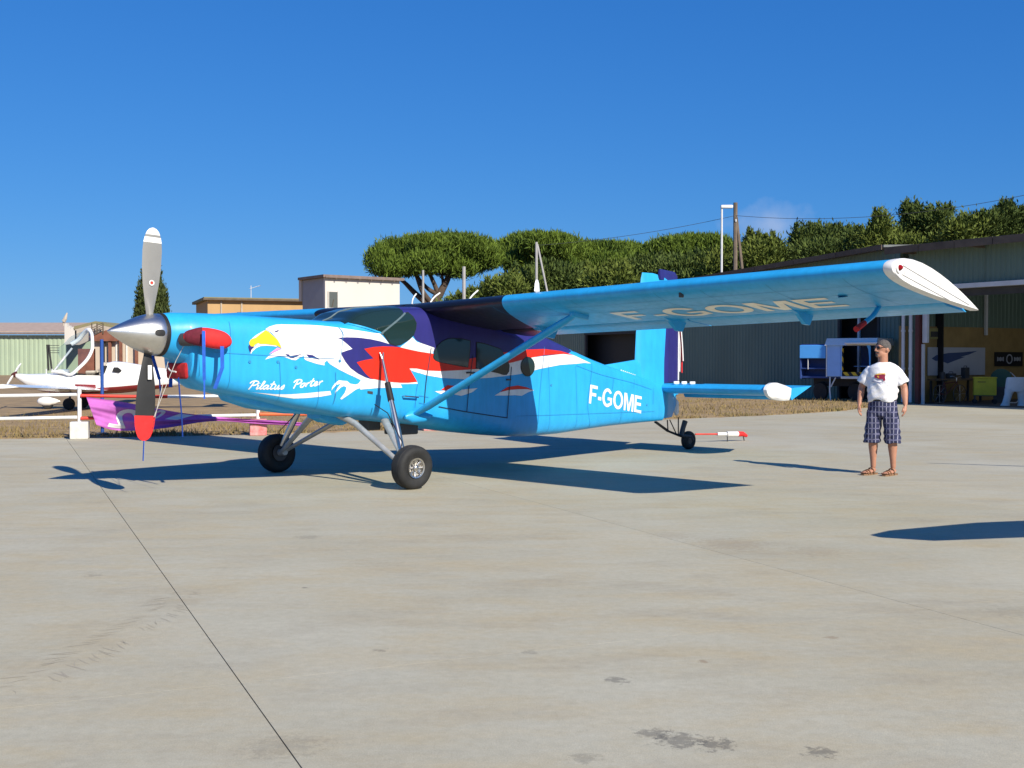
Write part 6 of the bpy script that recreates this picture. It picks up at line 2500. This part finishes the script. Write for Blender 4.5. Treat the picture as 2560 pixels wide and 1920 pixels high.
def remeshed(mbx, name, m_, parent, voxel, smooth_it=3, fold=None):
    """merge overlapping shapes into one continuous skin"""
    o = mbx.build(name, m_)
    md = o.modifiers.new('merge', 'REMESH')
    md.mode = 'VOXEL'
    md.voxel_size = voxel
    md.use_smooth_shade = True
    ms = o.modifiers.new('soften', 'SMOOTH')
    ms.iterations = smooth_it
    ms.factor = .5
    dg = bpy.context.evaluated_depsgraph_get()
    me = bpy.data.meshes.new_from_object(o.evaluated_get(dg))
    o.modifiers.clear()
    old = o.data
    o.data = me
    bpy.data.meshes.remove(old)
    me.name = name
    if fold:
        ns = [v.normal.copy() for v in me.vertices]
        for v, n_ in zip(me.vertices, ns):
            v.co += n_ * fold(v.co)
    me.polygons.foreach_set('use_smooth', [True] * len(me.polygons))
    if not me.materials:
        me.materials.append(m_)
    o.parent = parent
    return o


per = empty('person', (5.294, 16.64, 0.0), radians(-26))
tag(per, 'standing man in white T-shirt and striped shorts looking towards the aircraft', 'person')
per.scale = (1.10, 1.10, 1.0)
HT = Matrix.Rotation(radians(-44), 3, 'Z')          # head turned towards the aircraft
HC = Vector((0, .005, 1.80))


def hd(p):
    return HC + HT @ Vector(p)


mb = MB()
# torso, neck, head
mb.path([(0, .0, .96), (0, 0, 1.10), (0, .0, 1.30), (0, .01, 1.50), (0, .015, 1.58)], [.15, .155, .165, .16, .07], 18, squash=(.70, 1))
mb.path([(0, .02, 1.54), (0, .015, 1.63), (0, .005, 1.74)], [.075, .062, .062], 14)
ell(mb, hd((0, .005, .02)), (.077, .097, .108), 14, HT)
ell(mb, hd((0, -.035, -.055)), (.056, .060, .070), 12, HT)
ell(mb, hd((0, -.075, -.095)), (.028, .025, .025), 10, HT)
mb.path([hd((0, -.088, .028)), hd((0, -.108, -.005)), hd((0, -.118, -.022)), hd((0, -.095, -.030))], [.011, .014, .018, .012], 10)
for sx in (-1, 1):
    ell(mb, hd((.078 * sx, .012, -.010)), (.010, .022, .034), 8, HT)
    ell(mb, hd((.030 * sx, -.085, .040)), (.022, .012, .009), 8, HT)
# arms
for sx, el_, wr, tipd in ((-1, (-.270, .04, 1.25), (-.285, -.045, 1.00), (.0, -.03)), (1, (.262, .06, 1.25), (.285, .0, 1.00), (.0, -.03))):
    sh = Vector((.168 * sx, .015, 1.505))
    el_, wr = Vector(el_), Vector(wr)
    mb.path([sh, sh.lerp(el_, .35), el_, el_.lerp(wr, .3), wr], [.044, .050, .043, .044, .028], 14)
    pal = wr + Vector((tipd[0], tipd[1], -.085))
    mb.path([wr, wr.lerp(pal, .5), pal], [.028, .036, .034], 12, squash=(.55, 1.05), up=(0, 1, 0))
    for k, (dy, ln) in enumerate(((-.033, .072), (-.011, .082), (.011, .078), (.031, .062))):
        b0_ = pal + Vector((0, dy, .008))
        mb.path([b0_, b0_ + Vector((-.006 * sx, -.004, -ln * .45)), b0_ + Vector((-.022 * sx, -.008, -ln * .8)), b0_ + Vector((-.040 * sx, -.008, -ln))], [.0105, .010, .0095, .008], 8)
    th = wr + Vector((-.012 * sx, -.030, -.025))
    mb.path([th, th + Vector((-.012 * sx, -.028, -.035)), th + Vector((-.022 * sx, -.034, -.075))], [.014, .0125, .010], 8)
# legs
for sx, kn, an_, toe in ((-1, (-.115, -.015, .53), (-.115, .03, .10), (-.20, -.165, .04)), (1, (.125, -.01, .53), (.135, .035, .10), (.06, -.175, .04))):
    hp = Vector((.095 * sx, .0, .97))
    kn, an_, toe = Vector(kn), Vector(an_), Vector(toe)
    mb.path([hp, hp.lerp(kn, .5), kn, kn.lerp(an_, .3) + Vector((0, .015, 0)), kn.lerp(an_, .7), an_], [.078, .078, .058, .060, .040, .034], 14)
    mb.path([an_ + Vector((0, .03, -.03)), an_ + Vector((0, -.02, -.045)), an_.lerp(toe, .6) + Vector((0, 0, -.025)), toe], [.034, .036, .036, .024], 10, squash=(1.1, .8))
    for k in range(5):
        dv = (toe - an_)
        dv.z = 0
        dv.normalize()
        sv = Vector((-dv.y, dv.x, 0)) * (.020 * (k - 2))
        mb.path([toe + sv - dv * .02, toe + sv + dv * (.026 - .004 * abs(k - 2))], .010, 6)
body = remeshed(mb, 'body', M_SKIN, per, .0085, 2)

# T-shirt
mb = MB()
TOR = [(1.05, .178, .150), (1.10, .188, .165), (1.20, .192, .162), (1.32, .196, .152), (1.44, .208, .146), (1.53, .205, .125), (1.575, .150, .100), (1.605, .082, .080)]
mb.rings([[(a * cos(q), .012 + b * sin(q) * (1.0 if sin(q) < 0 else .92), z + .012 * sin(3 * q + 1)) for q in [2 * pi * k / 40 for k in range(40)]] for z, a, b in TOR])
for sx, el_ in ((-1, (-.285, .04, 1.25)), (1, (.278, .06, 1.25))):
    sh = Vector((.125 * sx, .015, 1.525))
    el_ = Vector(el_)
    mb.path([sh, sh.lerp(el_, .25), sh.lerp(el_, .42), sh.lerp(el_, .80)], [.072, .090, .090, .092], 18)
shirt = remeshed(mb, 't_shirt', M_SHIRT, per, .010, 6,
                 lambda p: (.0065 * sin(52 * (p.x * .75 + p.z * .45) + 3 * sin(9 * p.z + 4 * p.x)) + .004 * sin(70 * (p.z - .7 * p.x) + 2)) * max(0, min(1, (1.48 - p.z) / .25)))


def torso_front(x, z):
    for a, b in zip(TOR, TOR[1:]):
        if a[0] <= z <= b[0]:
            t = (z - a[0]) / (b[0] - a[0])
            ax, by_ = a[1] + (b[1] - a[1]) * t, a[2] + (b[2] - a[2]) * t
            return .012 - by_ * sqrt(max(.02, 1 - (x / ax) ** 2)) - .006
    return -.16


M_PRINT = mat('maroon_shirt_print', (0.32, 0.015, 0.05), 0.85, vscale=30, col2=(0.18, 0.01, 0.05))
M_PRINTY = mat('yellow_shirt_print', (0.70, 0.42, 0.05), 0.85)
M_PRINTB = mat('grey_blue_shirt_print', (0.25, 0.27, 0.40), 0.85)
for nm, pts, m_, off in (('print', [(-.085, 1.42), (-.06, 1.44), (-.02, 1.435), (.03, 1.445), (.055, 1.435), (.05, 1.40), (.058, 1.355), (.035, 1.345), (.02, 1.375), (-.02, 1.37), (-.05, 1.385), (-.08, 1.39)], M_PRINT, 0),
                         ('print', [(-.075, 1.435), (-.03, 1.452), (.05, 1.455), (.06, 1.44), (.0, 1.442), (-.04, 1.428)], M_PRINTY, -.002),
                         ('print', [(-.05, 1.405), (-.035, 1.42), (-.02, 1.40), (-.03, 1.39)], M_PRINTY, -.003),
                         ('print', [(-.12, 1.345), (-.03, 1.335), (.03, 1.32), (.03, 1.308), (-.03, 1.32), (-.12, 1.335)], M_PRINTB, 0)):
    flat_mesh(nm, pts, [tuple(range(len(pts)))], lambda a, b, o_=off: Vector((a, torso_front(a, b) - .006 + o_, b)), m_, shirt, .03)

# shorts
mb = MB()
mb.rings([[(a * cos(q), .008 + b * sin(q), z) for q in [2 * pi * k / 32 for k in range(32)]] for z, a, b in ((.84, .19, .125), (.95, .188, .138), (1.03, .178, .140), (1.085, .172, .138))])
for sx in (-1, 1):
    mb.rings([[(.115 * sx + (dx + a * cos(q)) * 1.0, .004 + b * sin(q) * (1 + .05 * sin(5 * q)), z + .008 * sin(4 * q)) for q in [2 * pi * k / 24 for k in range(24)]] for z, dx, a, b in ((.46, .015 * sx, .108, .122), (.60, .006 * sx, .104, .118), (.75, -.005 * sx, .100, .122), (.92, -.02 * sx, .098, .13))])
shorts = remeshed(mb, 'shorts', M_PLAID, per, .010, 2,
                  lambda p: .006 * sin(38 * p.x + 12 * sin(6 * p.z)) * max(0, min(1, (1.0 - p.z) / .2)))
mb = MB()
mb.path([(.165 * cos(q), .008 + .138 * sin(q), 1.072) for q in [2 * pi * k / 30 for k in range(31)]], .014, 6)
mb.build('belt', M_BLACK, per, smooth=50)

# hair, glasses, beard
mb = MB()
rows_ = []
for i in range(1, 11):
    a = pi * .58 * i / 10
    row = []
    for k in range(32):
        q = 2 * pi * k / 32
        fr_ = max(0, -sin(q))
        a2 = a * (1 - .42 * fr_)
        row.append(hd((.083 * sin(a2) * cos(q), .008 + .104 * sin(a2) * sin(q), .022 + .114 * cos(a2))))
    rows_.append(row)
mb.rings(rows_, True, False)
mb.build('hair', M_HAIR, per, smooth=60)
mb = MB()
for sx in (-1, 1):
    ell(mb, hd((.033 * sx, -.093, .018)), (.030, .010, .020), 8, HT)
mb.path([hd((-.01, -.100, .022)), hd((.01, -.100, .022))], .004, 5)
for sx in (-1, 1):
    mb.path([hd((.062 * sx, -.082, .024)), hd((.081 * sx, .01, .018))], .004, 5)
mb.build('sunglasses', M_BLACK, per, smooth=50)
mb = MB()
mb.path([hd((-.034, -.083, -.052)), hd((0, -.100, -.046)), hd((.034, -.083, -.052))], [.006, .011, .006], 8)
ell(mb, hd((0, -.092, -.092)), (.024, .016, .020), 8, HT)
mb.build('grey_moustache', M_HAIR, per, smooth=50)
mb = MB()
mb.path([hd((-.022, -.094, -.066)), hd((0, -.102, -.064)), hd((.022, -.094, -.066))], .004, 6)
mb.build('mouth', mat('lip', (0.30, 0.09, 0.08), .6), per)
# sandals
for sx, an_, toe in ((-1, Vector((-.115, .03, 0)), Vector((-.20, -.165, 0))), (1, Vector((.135, .035, 0)), Vector((.06, -.175, 0)))):
    dv = (toe - an_).normalized()
    sv = Vector((-dv.y, dv.x, 0))
    sd_ = empty('sandal', (0, 0, 0), 0, per)
    mb = MB()
    pr = [(-.065, .030), (-.05, .040), (.05, .040), (.15, .052), (.21, .048), (.25, .025)]
    poly_ = [an_ + dv * a + sv * b for a, b in pr] + [an_ + dv * a - sv * b for a, b in reversed(pr)]
    mb.prism([p + Vector((0, 0, .0)) for p in poly_], (0, 0, .022))
    mb.build('sole', M_SANDAL, sd_)
    for a, hgt in ((.05, .085), (.13, .062), (.18, .050)):
        mb = MB()
        c0 = an_ + dv * a
        mb.path([c0 + sv * (.052 * cos(q)) + Vector((0, 0, .012 + hgt * sin(q))) for q in [pi * k / 10 for k in range(11)]], .013, 6, squash=(1, .5))
        mb.build('strap', M_SANDAL, sd_, smooth=50)

# ================================================================ SMALL THINGS
# dusty tyre tread print on the concrete
M_MARK = mat('tyre_dust_print', (0.385, 0.345, 0.265), 0.9, vscale=14, col2=(0.33, 0.295, 0.225))
mb = MB()
rnd = random.Random(4)
trk = smooth_path([(-2.75, 4.9, 0), (-2.53, 5.73, 0), (-2.41, 6.47, 0), (-2.33, 7.04, 0), (-2.30, 7.7, 0), (-2.33, 8.3, 0)], 12)
for k in range(1, len(trk) - 1):
    t = (trk[k + 1] - trk[k - 1]).normalized()
    s_ = Vector((-t.y, t.x, 0))
    fade = 1 - k / len(trk) * .55
    for side_ in (-1, 1):
        if rnd.random() < .30:
            continue
        j0, j1 = rnd.uniform(.01, .06), rnd.uniform(.08, .21)
        a = trk[k] + s_ * side_ * j0 + t * rnd.uniform(-.02, .02)
        b = trk[k] + s_ * side_ * j1 - t * rnd.uniform(.05, .13)
        mid = a.lerp(b, .5) + t * rnd.uniform(-.012, .012)
        w = .020 * fade * rnd.uniform(.4, 1.3)
        z = Vector((0, 0, .0012))
        mb.add([a + z, mid + t * w * .5 + z, b + z, mid - t * w * .5 + z], [(0, 1, 2, 3)])
tag(mb.build('tyre_print', M_MARK, fix=False), 'faint herringbone tyre print on the concrete at lower left', 'tyre print', kind='stuff')

# parked low-wing aircraft beyond the right picture edge: only its shadow reaches the view
pk = empty('parked_aircraft', (9.3, 10.9, 0), radians(16))
tag(pk, 'white low-wing aircraft parked beyond the right picture edge', 'light aircraft')


def foil_rows(stations):
    out = []
    for (x, yle, ch, z) in stations:
        out.append([(x, yle - ch * c, z + ch * t) for c, t in ((0, 0), (.05, .05), (.2, .09), (.45, .09), (.8, .04), (1, .0), (.7, -.02), (.35, -.035), (.1, -.03))])
    return out


for sg in (-1, 1):
    mb = MB()
    mb.rings(foil_rows([(sg * .4, .55, 1.3, 1.02), (sg * 3.6, .40, .95, 1.18), (sg * 4.75, .12, .66, 1.22), (sg * 5.1, -.08, .16, 1.23)]))
    mb.build('wing', M_GW, pk, smooth=40)
    mb = MB()
    mb.rings([[(sg * x, -3.6 - .5 * c, 1.25 + .05 * t) for c, t in ((0, 0), (.3, 1), (1, 0), (.3, -1))] for x in (.05, 1.3)])
    mb.build('tailplane', M_GW, pk)
    w_ = empty('landing_wheel', (sg * .95, .2, 0), 0, pk)
    mb = MB()
    mb.lathe([(-.06, .08), (-.06, .17), (0, .19), (.06, .17), (.06, .08)], (0, 0, .19), (1, 0, 0), 18, True, True)
    mb.build('tyre', M_RUBBER, w_)
    mb = MB()
    mb.path([(0, 0, .2), (-sg * .35, 0, 1.0)], .035, 8)
    mb.build('gear_leg', M_GW, w_)
mb = MB()
mb.rings([[(w * cos(q), y, z + h * sin(q)) for q in [2 * pi * k / 18 for k in range(18)]] for y, w, h, z in ((1.9, .08, .08, 1.12), (1.8, .28, .26, 1.12), (1.0, .48, .42, 1.15), (.2, .55, .55, 1.25), (-.6, .52, .50, 1.28), (-1.6, .3, .3, 1.25), (-3.9, .08, .10, 1.25))])
mb.build('hull', M_GW, pk, smooth=50)
mb = MB()
mb.prism([(0, -3.3, 1.3), (0, -4.0, 1.3), (0, -4.1, 2.1), (0, -3.75, 2.1)], (.05, 0, 0))
mb.build('tail_fin', M_GW, pk)
w_ = empty('landing_wheel', (0, 1.5, 0), 0, pk)
mb = MB()
mb.lathe([(-.05, .06), (-.05, .14), (0, .16), (.05, .14), (.05, .06)], (0, 0, .16), (1, 0, 0), 18, True, True)
mb.build('tyre', M_RUBBER, w_)
mb = MB()
mb.path([(0, 0, .16), (0, .05, .9)], .03, 8)
mb.build('gear_leg', M_GW, w_)

# unseen bar and post added beyond the right edge to throw the thin shadow line
bb_ = empty('added_shadow_bar', (11.2, 15.2, 0), 0)
mb = MB()
mb.bbox((0, 0, .6), (.35, .35, 1.2), .02)
mb.build('post', M_WHITE, bb_)
mb = MB()
mb.path([(.5, -.22, 1.55), (0, 0, 1.55), (-3.25, 1.40, 1.55)], [.05, .05, .02], 8)
mb.path([(0, 0, 1.1), (0, 0, 1.56)], .06, 8)
mb.build('bar', M_WHITE, bb_)
tag(bb_, 'unseen white bar on a post, added to cast the thin shadow at right', 'barrier')
